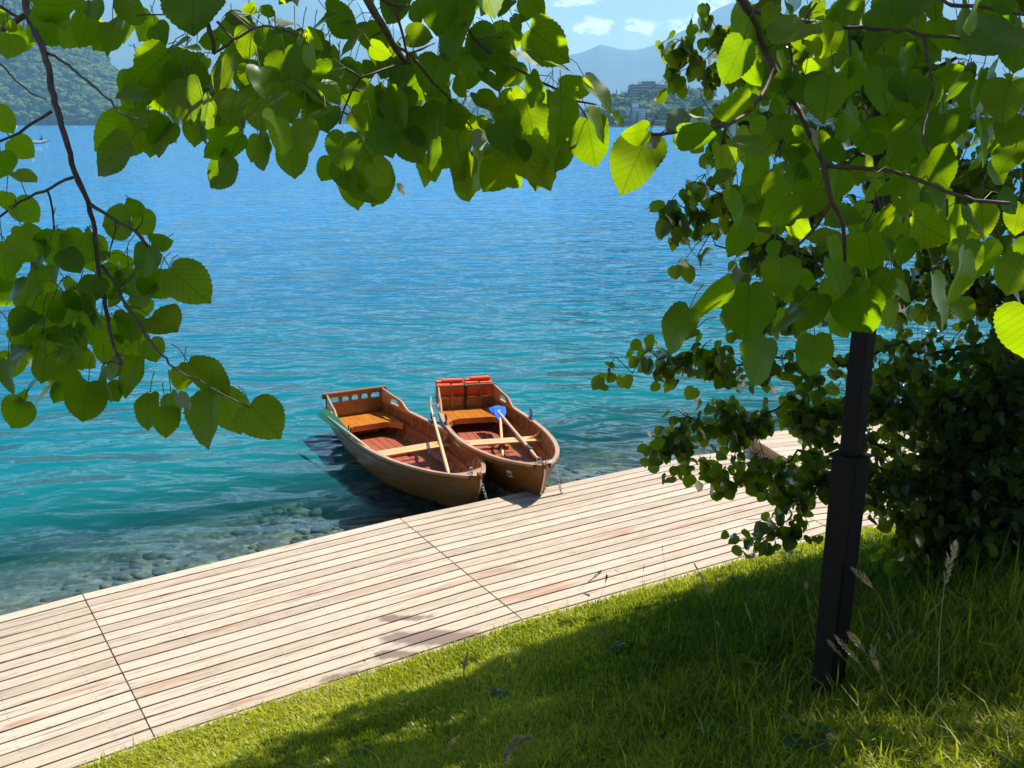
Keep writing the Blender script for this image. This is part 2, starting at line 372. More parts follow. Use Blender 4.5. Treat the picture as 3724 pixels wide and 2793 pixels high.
# boardwalk
def boardwalk():
    root = tag(empty('boardwalk', (0, 0, 0)), 'sun-bleached plank boardwalk bending along the edge of the lake', 'boardwalk')
    for i in range(4):
        V = []; F = []; UV = []; T = []; AL = []; AC = []
        for r in range(ROWS):
            d0, d1 = r * PW + GAP / 2, (r + 1) * PW - GAP / 2
            dz = random.uniform(-.0022, .0022); tint = random.random(); ou = random.uniform(0, 50); ov = random.uniform(0, 50)
            g = EN[i] * (.003 + random.uniform(0, .002))
            a0, a1 = off(i, d0) + g, off(i, d1) + g; b0, b1 = off(i + 1, d0) - g, off(i + 1, d1) - g
            if i == 3: cuts = [0, .33, .66, 1]
            elif i == 0: cuts = [0, .5, 1]
            else: cuts = [0, 1]
            for c0, c1 in zip(cuts, cuts[1:]):
                q = [a0.lerp(b0, c0), a1.lerp(b1, c0), a1.lerp(b1, c1), a0.lerp(b0, c1)]
                if c1 < 1: q[2] -= EN[i] * .005; q[3] -= EN[i] * .005
                b = len(V); tint = tint if c0 == 0 else random.random()
                e = .0035
                for (zz, ins) in ((-.038 + dz, 0), (-e + dz, 0), (dz, e)):
                    for j, p in enumerate(q):
                        sgn = 1 if j in (0, 3) else -1; se = 1 if j in (0, 1) else -1
                        pp = p + NN[i] * ins * sgn + EN[i] * ins * se
                        V.append((pp.x, pp.y, zz))
                        al = (p - a0).dot(EN[i]); ac = (p - off(i, (d0 + d1) / 2)).dot(NN[i])
                        UV.append((al + ou, ac + ov)); T.append(tint); AL.append(al + .31); AC.append(ac)
                for z0 in (0, 4):
                    for j in range(4): F.append((b + z0 + j, b + z0 + (j + 1) % 4, b + z0 + 4 + (j + 1) % 4, b + z0 + 4 + j))
                F.append((b + 8, b + 9, b + 10, b + 11))
        o = npmesh('deck_section', V, np.array(F), M['deck'], root, uv=UV, attrs={'tint': T, 'along': AL, 'across': AC})
        bm = bmesh.new(); bm.from_mesh(o.data); bmesh.ops.recalc_face_normals(bm, faces=bm.faces); bm.to_mesh(o.data); bm.free()
    fr = MB()
    for i in range(4):
        for d0, d1, zt, zb in ((.012, .06, -.043, -.24), (INNER * .5, INNER * .5 + .08, -.043, -.2), (INNER - .1, INNER - .03, -.043, -.2)):
            a, b = off(i, d0), off(i + 1, d0); a1, b1 = off(i, d1), off(i + 1, d1)
            fr.hexa([(a.x, a.y, zb), (b.x, b.y, zb), (b1.x, b1.y, zb), (a1.x, a1.y, zb), (a.x, a.y, zt), (b.x, b.y, zt), (b1.x, b1.y, zt), (a1.x, a1.y, zt)])
        L = (EDGE[i + 1] - EDGE[i]).length; n = int(L / .62)
        for k in range(n + 1):
            p = EDGE[i].lerp(EDGE[i + 1], (k + .5) / (n + 1)); c = p + NN[i] * .065; e = p + NN[i] * (INNER - .12); w_ = EN[i] * .03
            fr.hexa([(c.x - w_.x, c.y - w_.y, -.19), (c.x + w_.x, c.y + w_.y, -.19), (e.x + w_.x, e.y + w_.y, -.19), (e.x - w_.x, e.y - w_.y, -.19),
                     (c.x - w_.x, c.y - w_.y, -.047), (c.x + w_.x, c.y + w_.y, -.047), (e.x + w_.x, e.y + w_.y, -.047), (e.x - w_.x, e.y - w_.y, -.047)])
            if k % 3 == 1: fr.tube([(c.x + NN[i].x * .1, c.y + NN[i].y * .1, -.2), (c.x + NN[i].x * .1, c.y + NN[i].y * .1, -1.6)], .09, 8)
    fr.build('support_frame', M['frame'], root)
boardwalk()

# raised plank platform at the far end of the boardwalk
def platform():
    A = on(745, 450, 0.0); h = .235
    d = EN[3].copy(); n = NN[3]
    root = tag(empty('bench_platform', (A.x, A.y, 0)), 'low raised plank platform standing on the boardwalk behind the shaded branches', 'platform')
    L, W = 8.5, 1.72
    def P(u, v, z): q = d * u + n * v; return (q.x, q.y, z)
    mb_V = []; F = []; UV = []; T = []; AL = []; AC = []
    def board(u0, u1, v0, v1, z0, z1, vert=False):
        b = len(mb_V); t = random.random(); ou, ov = random.uniform(0, 50), random.uniform(0, 50)
        for z in (z0, z1):
            for (u, v) in ((u0, v0), (u1, v0), (u1, v1), (u0, v1)):
                mb_V.append(P(u, v, z)); UV.append((u + ou, (z if vert else v) + ov)); T.append(t); AL.append(u + .3); AC.append(0.0 if vert else v - (v0 + v1) / 2)
        for f in ((3, 2, 1, 0), (4, 5, 6, 7), (0, 1, 5, 4), (1, 2, 6, 5), (2, 3, 7, 6), (3, 0, 4, 7)): F.append(tuple(b + j for j in f))
    nb = 11; bw = W / nb
    for r in range(nb): board(0, L, r * bw + .004, (r + 1) * bw - .004, h - .035, h)
    npmesh('top_boards', mb_V, np.array(F), M['deck'], root, uv=UV, attrs={'tint': T, 'along': AL, 'across': AC})
    mb_V.clear(); F.clear(); UV.clear(); T.clear(); AL.clear(); AC.clear()
    for z0, z1 in ((.012, .098), (.108, h - .038)):
        board(.02, L, W - .05, W - .018, z0, z1, True); board(.02, L, .02, .05, z0, z1, True)
    npmesh('side_boards', mb_V, np.array(F), mat_wood('side_board_wood', (.42, .24, .10), (.58, .36, .17), rough=.5, coat=.1), root, uv=UV, attrs={'tint': T, 'along': AL, 'across': AC})
    mb_V.clear(); F.clear(); UV.clear(); T.clear(); AL.clear(); AC.clear()
    for z0, z1 in ((.012, .098), (.108, h - .038)):
        for k in range(1): board(.022, .05, .052, W - .052, z0, z1, True)
    npmesh('end_boards', mb_V, np.array(F), bpy.data.materials['side_board_wood'], root, uv=UV, attrs={'tint': T, 'along': AL, 'across': AC})
    root.location = (A.x, A.y, 0.003)
platform()

# ------------------------------------------------------------------ lake bed and water
def lake():
    xs = np.concatenate([np.arange(-26, -10, 1.0), np.arange(-10, 14, .25), np.arange(14, 40, 1.0)])
    ys = np.concatenate([np.arange(-2, 20, .25), np.arange(20, 70, 2.0)])
    X, Y = np.meshgrid(xs, ys); E = -inland(X, Y)
    Z = ZW - .30 - .05 * np.clip(E, -3, 3.2) - .40 * np.clip(E - 3.2, 0, 12) + .05 * vnoise(X, Y, 2.2, 8) + .03 * vnoise(X, Y, 6.3, 9)
    Z = np.minimum(Z, ZW - .16)
    nx = len(xs); i = np.arange((len(ys) - 1) * nx).reshape(len(ys) - 1, nx)[:, :-1].ravel()
    F = np.stack([i, i + 1, i + nx + 1, i + nx], 1)
    k = material('lake_bed_silt'); p = k.pos()
    n = k.noise(p, 1.3, 5, .6); n2 = k.noise(p, 7, 5, .65); v = k.new('ShaderNodeTexVoronoi'); k.put(v.inputs['Vector'], p); v.inputs['Scale'].default_value = 5.5
    c = k.mix(k.range(n, .35, .65), (.060, .075, .075), (.19, .20, .165))
    c = k.mix(k.range(n2, .5, .72), c, (.38, .36, .24)); c = k.mix(k.range(v.outputs['Distance'], 0, .3, .5, 0), c, (.03, .04, .036))
    m = k.done(k.bsdf(c, .9, .2, k.bump(n2, .6, .04)))
    tag(npmesh('lake_bed', np.stack([X, Y, Z], -1).reshape(-1, 3), F, m, smooth=True), kind='structure')
    # stones lying on the bed next to the boardwalk
    st = MB(); r = random.Random(3)
    bm = bmesh.new(); bmesh.ops.create_icosphere(bm, subdivisions=1, radius=1); SV = [v.co.copy() for v in bm.verts]; SF = [tuple(v.index for v in f.verts) for f in bm.faces]; bm.free()
    for q in range(2200):
        i = r.randrange(0, 4); t = r.random(); e = r.random() ** 1.1 * 3.4
        p = EDGE[i].lerp(EDGE[i + 1], t) - NN[i] * (e - .3)
        if not (-9 < p.x < 12): continue
        s = r.uniform(.03, .095) * (1.6 if r.random() < .08 else 1); z = ZW - .32 - .05 * min(e - .3, 3.2) - .40 * max(0, e - 3.5)
        mx = Matrix.Rotation(r.uniform(0, 6.3), 3, 'Z')
        st.add([mx @ Vector((v.x * s * 1.3, v.y * s, v.z * s * .6)) * r.uniform(.85, 1.1) + Vector((p.x, p.y, z)) for v in SV], SF)
    k = material('wet_stone'); t = k.attr('tint'); n = k.noise(k.pos(), 14, 4)
    c = k.mix(t, (.04, .05, .05), (.27, .27, .21)); c = k.mix(k.range(n, .4, .7), c, (.09, .10, .05))
    tag(st.build('lake_bed_stones', k.done(k.bsdf(c, .7, .3)), smooth=True), 'dark stones scattered on the shallow lake bed beside the boardwalk', 'stones', kind='stuff')

    # water sheet
    xs = np.concatenate([[-4000, -1500, -500, -200, -90, -50], np.arange(-30, 30, .5), [50, 90, 200, 500, 1500, 4000]])
    ys = np.concatenate([np.arange(-2, 34, .5), [36, 40, 46, 54, 64, 80, 110, 160, 250, 400, 700, 1200, 2200, 4000]])
    X, Y = np.meshgrid(xs, ys); E = -inland(X, Y)
    D = np.clip(.34 + .30 * np.clip(E, -1, 1.2) + .42 * np.clip(E - 1.2, 0, 40), .1, 20)
    nx = len(xs); i = np.arange((len(ys) - 1) * nx).reshape(len(ys) - 1, nx)[:, :-1].ravel()
    F = np.stack([i, i + 1, i + nx + 1, i + nx], 1)
    k = material('lake_water'); p = k.pos(); dp = None
    for i_ in range(4):      # distance out from the boardwalk gives the depth of the shelving bed
        e_ = k.math('MULTIPLY', k.math('SUBTRACT', k.vmath('DOT_PRODUCT', p, (NN[i_].x, NN[i_].y, 0)), EDGE[i_].dot(NN[i_])), -1.0); dp = e_ if dp is None else k.math('MAXIMUM', dp, e_)
    dp = k.math('ADD', .34, k.math('ADD', k.math('MULTIPLY', k.math('MINIMUM', dp, 1.2), .30), k.math('MULTIPLY', k.math('MAXIMUM', k.math('SUBTRACT', dp, 1.2), 0.0), .42)))
    q = k.map(p, rot=(0, 0, R(-7)), scale=(.55, 1.0, 1))
    q = k.vmath('ADD', q, k.vmath('MULTIPLY', k.new('ShaderNodeTexNoise').outputs['Color'] if False else k.noise(p, .35, 2, .5, out='Color'), (.8, .8, 0)))
    n1 = k.noise(k.map(q, scale=(.75, 1, 1)), 1.5, 1.0, .4, .35); n2 = k.noise(k.map(q, rot=(0, 0, R(19)), loc=(4, 7, 0)), 3.4, 1.5, .45, .3); n3 = k.noise(k.map(q, rot=(0, 0, R(-31)), loc=(1, 3, 0)), 8, 2, .5)
    n0 = k.noise(k.map(q, rot=(0, 0, R(8)), loc=(2, 9, 0)), .42, 1, .4)
    big = k.noise(p, .05, 3, .5)
    dist = k.vmath('LENGTH', k.vmath('SUBTRACT', p, (0.0, 0.0, 4.5)))
    h = k.math('ADD', k.math('ADD', k.math('MULTIPLY', n1, .36), k.math('MULTIPLY', n0, .26)), k.math('ADD', k.math('MULTIPLY', n2, .10), k.math('MULTIPLY', n3, .014)))
    calm = k.range(inl_fac(k, p), 0.0, 5.0, .8, 1.0)
    h = k.math('MULTIPLY', h, k.math('MULTIPLY', calm, k.range(big, .35, .65, .75, 1.15)))
    nrm = k.bump(h, 1.0, 1.0)
    body_n = k.noise(p, .8, 3, .5)
    deep = k.mix(k.range(dp, 1.0, 7.0), (.002, .145, .150), (.003, .135, .25))
    deep = k.mix(k.range(dp, 6, 19), deep, (.025, .21, .46))
    bd = k.new('ShaderNodeBsdfDiffuse'); k.put(bd.inputs[0], deep)
    tr = k.new('ShaderNodeBsdfTransparent'); k.put(tr.inputs[0], k.mix(k.range(dp, .3, 2.6), (.86, .90, .92), (.22, .64, .60)))
    op = k.range(dp, .55, 2.3, .03, .97, True)
    body = k.shmix(op, tr.outputs[0], bd.outputs[0])
    gl = k.new('ShaderNodeBsdfGlossy'); gl.inputs['Roughness'].default_value = .03; k.put(gl.inputs['Normal'], nrm); gl.inputs[0].default_value = (1, 1, 1, 1)
    geo = k.new('ShaderNodeNewGeometry'); cs = k.math('ABSOLUTE', k.vmath('DOT_PRODUCT', geo.outputs['Incoming'], nrm))
    fr = k.math('ADD', .02, k.math('MULTIPLY', .98, k.math('POWER', k.math('SUBTRACT', 1.0, k.math('MINIMUM', cs, 1.0)), 5.0)))   # reflection by viewing angle, the same from both sides
    m = k.done(k.shmix(k.math('MINIMUM', fr, .85), body, gl.outputs[0]))
    tag(npmesh('lake_water', np.stack([X, Y, np.full_like(X, ZW)], -1).reshape(-1, 3), F, m, smooth=True, attrs={'depth': D.ravel()}), kind='structure')
def inl_fac(k, p):
    """distance out from the boardwalk, straight-line approximation, for calmer water by the deck"""
    d = EN[1]; n = NN[1]; a = EDGE[1]
    return k.math('MULTIPLY', k.math('SUBTRACT', k.vmath('DOT_PRODUCT', p, (n.x, n.y, 0)), a.dot(n)), -1.0)
lake()

# ------------------------------------------------------------------ lawn bank
def lawn():
    xs = np.arange(-16, 22, .16); ys = np.arange(-9, 22, .16)
    X, Y = np.meshgrid(xs, ys); Z = ground_z(X, Y); U = inland(X, Y)
    nx = len(xs); i = np.arange((len(ys) - 1) * nx).reshape(len(ys) - 1, nx)[:, :-1].ravel()
    keep = (U.ravel()[i] > INNER - .9); i = i[keep]; F = np.stack([i, i + 1, i + nx + 1, i + nx], 1)
    k = material('lawn_soil'); p = k.pos(); n = k.noise(p, 3, 5, .6); n2 = k.noise(p, 30, 4, .6)
    c = k.mix(k.range(n, .35, .65), (.035, .055, .012), (.06, .075, .02)); c = k.mix(k.range(n2, .5, .75), c, (.045, .035, .018))
    m = k.done(k.bsdf(c, .95, .1, k.bump(n2, .8, .03)))
    tag(npmesh('lawn', np.stack([X, Y, Z], -1).reshape(-1, 3), F, m, smooth=True), kind='structure')
    # grass blades, one by one
    N = 230000
    # sample in the view: more where the bank is near
    gx, gy = np.linspace(-40, 1064, 116), np.linspace(490, 810, 81); GX, GY = np.meshgrid(gx, gy)
    def dirs(px, py):
        cx = (px - 512) / FPX; cy = -(py - 384) / FPX
        return np.stack([cx, math.cos(PITCH) + cy * math.sin(PITCH), -math.sin(PITCH) + cy * math.cos(PITCH)], -1)
    GD = dirs(GX, GY); T0 = np.full(GX.shape, 3.0)
    for _ in range(500):
        P = GD * T0[..., None]; b_ = (CAMZ + P[..., 2]) < ground_z(P[..., 0], P[..., 1]); T0 = np.where(b_, T0, T0 + .025)
        if b_.all(): break
    PX = rng.uniform(-30, 1054, N * 2); PY = rng.uniform(500, 800, N * 2)
    fx = (PX + 40) / 1104 * 115; fy = (PY - 490) / 320 * 80; ix, iy = fx.astype(int), fy.astype(int); ux, uy = fx - ix, fy - iy
    t = T0[iy, ix] * (1 - ux) * (1 - uy) + T0[iy, ix + 1] * ux * (1 - uy) + T0[iy + 1, ix] * (1 - ux) * uy + T0[iy + 1, ix + 1] * ux * uy
    D = dirs(PX, PY)
    P = D * t[:, None]; x, y = P[:, 0] + rng.normal(0, .02, len(t)), P[:, 1] + rng.normal(0, .02, len(t)); u = inland(x, y) - INNER
    ok = (u > -.40 + .13 * vnoise(x, y, 2.6, 21) + .09 * vnoise(x, y, 11, 22)) & (u < 7.5) & (x > -9) & (x < 11); x, y, u = x[ok][:N], y[ok][:N], u[ok][:N]; n = len(x)
    z = ground_z(x, y)
    clump = vnoise(x, y, 2.3, 5) * .5 + vnoise(x, y, 6, 6) * .5
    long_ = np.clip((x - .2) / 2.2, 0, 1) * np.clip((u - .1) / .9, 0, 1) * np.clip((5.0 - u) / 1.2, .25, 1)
    L = (.055 + .035 * rng.random(n)) * (1 + .35 * clump) * (1 + 1.6 * long_ * rng.random(n) ** 1.2)
    tall = rng.random(n) < .06 * (.2 + long_); L = np.where(tall, L * rng.uniform(1.5, 2.6, n), L)
    L = np.maximum(L, .025); Wd = (.0042 + .0032 * rng.random(n)) * (1 + .3 * long_)
    Wd = np.where(tall, Wd * .8, Wd); Wd = np.where(rng.random(n) < .02, Wd * 2.2, Wd)
    a = rng.uniform(0, 2 * np.pi, n); lean = rng.uniform(.15, .95, n) + .15 * clump
    a = np.where(rng.random(n) < .35, a, a * .0 + np.arctan2(-.85, .1) + rng.normal(0, .9, n))   # most blades hang downhill or towards the light
    ca, sa = np.cos(a), np.sin(a)
    V = np.zeros((n, 5, 3)); 
    for j, (f, wf) in enumerate(((0, 1), (.55, .8), (1, 0))):
        bx = lean * L * f ** 1.8; bz = L * f * (1 - .42 * np.clip(lean, 0, 1) * f)
        c = np.stack([x + ca * bx, y + sa * bx, z - .008 + bz], 1); s = np.stack([-sa * Wd * wf, ca * Wd * wf, 0 * Wd], 1)
        if j < 2: V[:, 2 * j] = c - s; V[:, 2 * j + 1] = c + s
        else: V[:, 4] = c
    b = np.arange(n)[:, None] * 5
    tint = np.clip(.60 + .30 * clump + rng.normal(0, .2, n) - .62 * np.clip((x - .1) / 1.5, 0, 1) * np.clip((u - .25) / .6, 0, 1) * np.clip((4.3 - u) / 1.3, .1, 1), 0, 1)  # longer right-hand grass darker, with some of the bank's shade put into the tint
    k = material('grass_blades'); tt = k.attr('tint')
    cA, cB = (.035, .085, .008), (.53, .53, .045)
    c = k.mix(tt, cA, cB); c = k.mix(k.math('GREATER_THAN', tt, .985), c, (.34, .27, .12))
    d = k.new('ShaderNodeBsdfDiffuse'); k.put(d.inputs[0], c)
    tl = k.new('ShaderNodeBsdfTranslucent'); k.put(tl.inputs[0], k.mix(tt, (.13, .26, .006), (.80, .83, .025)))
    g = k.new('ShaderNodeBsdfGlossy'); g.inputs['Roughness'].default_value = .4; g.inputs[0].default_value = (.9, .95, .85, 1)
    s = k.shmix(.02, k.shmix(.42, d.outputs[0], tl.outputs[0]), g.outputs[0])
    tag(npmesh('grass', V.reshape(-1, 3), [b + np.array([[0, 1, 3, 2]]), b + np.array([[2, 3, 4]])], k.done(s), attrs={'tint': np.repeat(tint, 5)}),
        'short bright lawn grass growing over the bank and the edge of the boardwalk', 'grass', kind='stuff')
lawn()

# ------------------------------------------------------------------ dark square post on the bank
def post():
    B = hit(825.5, 703); B.z -= .25
    root = tag(empty('metal_post', B, (0, R(.25), R(41))), 'dark square metal post with a wider foot box, standing in the grass', 'post')
    def sq(name, h, z0, z1, top=None, bev=.006):
        t = h if top is None else top
        m = MB(); m.hexa([(-h, -h, z0), (h, -h, z0), (h, h, z0), (-h, h, z0), (-t, -t, z1), (t, -t, z1), (t, t, z1), (-t, t, z1)]); return m.build(name, M['post'], root, bevel=bev)
    hb = .066; zt = zcap - B.z
    sq('foot_box', .059, 0, zt, top=hb); sq('collar_plate', hb + .012, zt + .0005, zt + .012, bev=.002)
    sq('shaft', .043, zt + .0125, zt + 3.3)
    d = MB(); d.box((-hb - .004, -hb * .8, .35), (-hb - .0005, hb * .8, zt - .55)); d.build('service_door', M['post'], root, bevel=.001)
    return root
# height of the foot box top: seen at image (828, 472) above the base
_B = hit(825.5, 703); _d = ray(846, 456); _t = (_B.x * _d.x + _B.y * _d.y) / (_d.x ** 2 + _d.y ** 2); zcap = CAMZ + _d.z * _t
post()
# ------------------------------------------------------------------ rowing boats (x to the bow, z up from the water)
BX = [0, .6, 1.2, 1.8, 2.4, 3.0, 3.5, 3.9, 4.2, 4.4, 4.53]
BB = [.485, .565, .63, .665, .66, .60, .495, .365, .225, .115, .028]
BS = [.45, .44, .438, .445, .46, .485, .515, .545, .575, .60, .618]
BK = [.0, -.05, -.08, -.10, -.10, -.09, -.06, -.02, .06, .24, .50]
def spl(xs, ys, x):
    x = min(max(x, xs[0]), xs[-1]); i = min(max(np.searchsorted(xs, x) - 1, 0), len(xs) - 2)
    def m(j):
        if j == 0: return (ys[1] - ys[0]) / (xs[1] - xs[0])
        if j == len(xs) - 1: return (ys[-1] - ys[-2]) / (xs[-1] - xs[-2])
        return (ys[j + 1] - ys[j - 1]) / (xs[j + 1] - xs[j - 1])
    h = xs[i + 1] - xs[i]; t = (x - xs[i]) / h
    return (2 * t ** 3 - 3 * t * t + 1) * ys[i] + (t ** 3 - 2 * t * t + t) * h * m(i) + (3 * t * t - 2 * t ** 3) * ys[i + 1] + (t ** 3 - t * t) * h * m(i + 1)
def gb(x): return spl(BX, BB, x)
def sh(x): return spl(BX, BS, x)
def kl(x): return spl(BX, BK, x)
def sect(x, t, inset=0.0):
    """point on the hull section at x; t = 0 keel .. 1 gunwale"""
    w_ = max(0, min(1, (x - 2.4) / 2.0)); w_ = w_ * w_ * (3 - 2 * w_)
    yr = math.sin(t * math.pi / 2) ** .52; zr = (1 - math.cos(t * math.pi / 2)) ** 1.12
    y = gb(x) * ((1 - w_) * yr + w_ * t ** .72); z = kl(x) + (sh(x) - kl(x)) * ((1 - w_) * zr + w_ * t ** 1.25)
    if inset: y = max(.002, y - inset); z = max(z + inset * (1 - t) * 1.1, .022)
    return y, z
def inner_y(x, z, inset=.024):
    lo, hi = 0.0, 1.0
    for _ in range(26):
        m = (lo + hi) / 2
        if sect(x, m, inset)[1] < z: lo = m
        else: hi = m
    return sect(x, lo, inset)[0]
def make_boat(variant):
    root = empty('rowing_boat')
    xs = [i * 4.53 / 52 for i in range(53)]
    hull = MB(); NS = 8
    for sd in (1, -1):
        for k in range(NS):
            lo, hi = [], []
            for x in xs:
                y, z = sect(x, k / NS); fade = min(1, (4.53 - x) / .5); lo.append((x, sd * (y + .019 * fade + .001), z - .004 * fade))
                y, z = sect(x, (k + 1) / NS); hi.append((x, sd * (y + .001), z))
            hull.grid([lo, hi], tint=.2 + .6 * ((k * 37) % 8) / 8)
            if k: hull.grid([[(x, sd * (sect(x, k / NS)[0] + .001), sect(x, k / NS)[1]) for x in xs], lo], tint=.9)
    hull.build('hull', M['hull'], root, smooth=True)
    ins = MB()
    for sd in (1, -1):
        for k in range(9):
            ins.grid([[(x, sd * sect(x, k / 9, .018)[0], sect(x, k / 9, .018)[1]) for x in xs], [(x, sd * (sect(x, (k + 1) / 9, .018)[0] - .004), sect(x, (k + 1) / 9, .018)[1]) for x in xs]], tint=((k * 29) % 9) / 9)
    ins.build('inner_planking', M['inside'], root, smooth=True)
    # gunwale cap, inwale and rubbing strake per side
    for sd in (1, -1):
        g = MB(); sec = [(-.030, -.028), (.026, -.028), (.028, .006), (-.030, .006)]
        rows = [[(x, sd * max(0.004, gb(x) + dy), sh(x) + dz) for x in xs[:-1]] for dy, dz in sec + sec[:1]]
        g.grid(rows, tint=.3); g.build('gunwale', M['rail'], root)
        rs = MB(); zz = lambda x: sh(x) - .042
        for (o0, z0, o1, z1) in ((.02, 0, .02, -.02), (.001, 0, .02, 0), (.02, -.02, .001, -.02)):
            rs.grid([[(x, sd * (sect(x, .93)[0] + o0), sect(x, .93)[1] + z0) for x in xs[:-1]], [(x, sd * (sect(x, .93)[0] + o1), sect(x, .93)[1] + z1) for x in xs[:-1]]], tint=.6)
        rs.build('rubbing_strake', M['hull'], root)
        st = MB(); rz = lambda x: .185 + .02 * (x / 2.2 - 1) ** 2 + max(0, x - 2.6) * .07
        for (o0, z0, o1, z1) in ((.002, .03, .03, .03), (.03, .03, .03, -.03), (.03, -.03, .002, -.03)):
            st.grid([[(x, sd * (inner_y(x, rz(x) + z0) - o0), rz(x) + z0) for x in xs[2:-5]], [(x, sd * (inner_y(x, rz(x) + z1) - o1), rz(x) + z1) for x in xs[2:-5]]], tint=.4)
        st.build('riser', M['inside'], root)
    # steamed ribs
    for i in range(15):
        x = .22 + i * .272
        if x > 4.15: break
        rb = MB(); ts = [j / 14 * .985 for j in range(15)]
        for sd in (1, -1):
            a = [(x - .011, sd * sect(x, t, .030)[0], sect(x, t, .030)[1]) for t in ts]; b = [(x + .011, sd * sect(x, t, .030)[0], sect(x, t, .030)[1]) for t in ts]
            a0 = [(x - .011, sd * sect(x, t, .017)[0], sect(x, t, .017)[1]) for t in ts]; b0 = [(x + .011, sd * sect(x, t, .017)[0], sect(x, t, .017)[1]) for t in ts]
            rb.grid([a0, a, b, b0], tint=.15)
        rb.build('rib', M['rail'], root)
    # stem post with its pale metal band
    s = MB(); pts = [(x, kl(x)) for x in [3.75 + j * .78 / 14 for j in range(15)]] + [(4.545, .645)]
    for sd in (1, -1): s.grid([[(x - .05, sd * .020, z + .02) for x, z in pts], [(x + .022, sd * .018, z - .004) for x, z in pts]], tint=.9)
    s.grid([[(x + .022, .018, z - .004) for x, z in pts], [(x + .022, -.018, z - .004) for x, z in pts]], tint=.9)
    s.hexa([(4.485, -.021, .585), (4.575, -.019, .585), (4.575, .019, .585), (4.485, .021, .585), (4.485, -.021, .65), (4.575, -.019, .64), (4.575, .019, .64), (4.485, .021, .65)], tint=.95)
    st = s.build('stem', M['hull'], root)
    b = MB(); b.grid([[(x + .0245, .012, z - .004) for x, z in pts[6:]], [(x + .0245, -.012, z - .004) for x, z in pts[6:]]]); b.build('stem_band', M['steel'], st)
    # breasthook: the little fore deck
    bh = MB(); r1 = [4.06 + j * .44 / 10 for j in range(11)]
    top = lambda x: sh(x) - .008
    L_ = [(x, gb(x) - .022, top(x)) for x in r1]; Rr = [(x, -(gb(x) - .022), top(x)) for x in r1]
    def bx0(f): return .10 * (1 - (2 * f - 1) ** 2)
    rows = []
    for q in range(9):
        f = q / 8; rows.append([(l[0] + bx0(f) * max(0, 1 - (l[0] - 4.06) / .2) * .9, l[1] * (1 - f) + r_[1] * f, l[2]) for l, r_ in zip(L_, Rr)])
    bh.grid(rows, tint=.1); bh.grid([[(r_[0][0], r_[0][1], r_[0][2]) for r_ in rows], [(r_[0][0], r_[0][1], r_[0][2] - .03) for r_ in rows]], tint=.1)
    fd = bh.build('fore_deck', M['rail'], root)
    rg = MB(); rg.tube([(4.32, .0, sh(4.3)), (4.32, .0, sh(4.3) + .028)], .012, 8); rg.ring((4.30, .0, sh(4.3) + .038), (1, .3, .5), .03, .006)
    rg.box((4.27, -.045, sh(4.3) - .006), (4.37, -.0, sh(4.3) + .002)); rg.build('bow_ring', M['steel'], fd)
    # transom
    t = MB(); ts = [j / 12 for j in range(13)]
    for x in (-.002, .026):
        t.grid([[(x, sect(0.0, q)[0] + .006, sect(0, q)[1]) for q in ts], [(x, -(sect(0.0, q)[0] + .006), sect(0, q)[1]) for q in ts]], tint=.5)
    t.box((-.004, -.49, .43), (.03, .49, .462)); t.build('transom', M['back'], root)
    # backrest over the transom
    zt = .665; hw = .495
    br = MB(); x0, x1 = .034, .066
    if variant == 0:
        for sd in (1, -1): br.box((x0, sd * hw - (.075 if sd > 0 else 0), .30), (x1, sd * hw + (.075 if sd < 0 else 0), zt - .075), tint=.5)
        br.box((x0 + .002, -hw + .075, .455), (x1 - .002, hw - .075, .515), tint=.35)
        for c in (-.255, -.09, .075, .24):    # waisted balusters between the openings
            c += .008
            for (z0, z1, a, b_) in ((.515, .545, .030, .026), (.545, zt - .075, .026, .044)):
                br.hexa([(x0 + .005, c - a, z0), (x1 - .005, c - a, z0), (x1 - .005, c + a, z0), (x0 + .005, c + a, z0), (x0 + .005, c - b_, z1), (x1 - .005, c - b_, z1), (x1 - .005, c + b_, z1), (x0 + .005, c + b_, z1)], tint=.4)
        br.box((x0 + .008, -hw + .075, .25), (x1 - .008, hw - .075, .452), tint=.9)
        br.box((x1 - .004, .0, .27), (x1 + .008, .03, .45), tint=.6)
        br.build('backrest', M['back'], root, bevel=.003)
        tr = MB(); tr.box((x0 - .014, -hw - .06, zt - .075), (x1 + .012, hw + .06, zt + .02), tint=.2); tr.build('backrest_rail', M['back'], root, bevel=.022)
    else:
        for c, wd in ((-hw + .03, .03), (-.245, .022), (.0, .03), (.245, .022), (hw - .03, .03)): br.box((x0, c - wd, .27), (x1, c + wd, zt - .05), tint=.5)
        br.box((x0 + .002, -hw + .06, .42), (x1 - .002, hw - .06, .465), tint=.35); br.box((x0 + .002, -hw + .06, .265), (x1 - .002, hw - .06, .30), tint=.45)
        br.build('backrest', M['back'], root, bevel=.003)
        tr = MB(); tr.box((x0 - .008, -hw - .02, zt - .05), (x1 + .008, hw + .02, zt + .012), tint=.2); tr.build('backrest_rail', M['back'], root, bevel=.012)
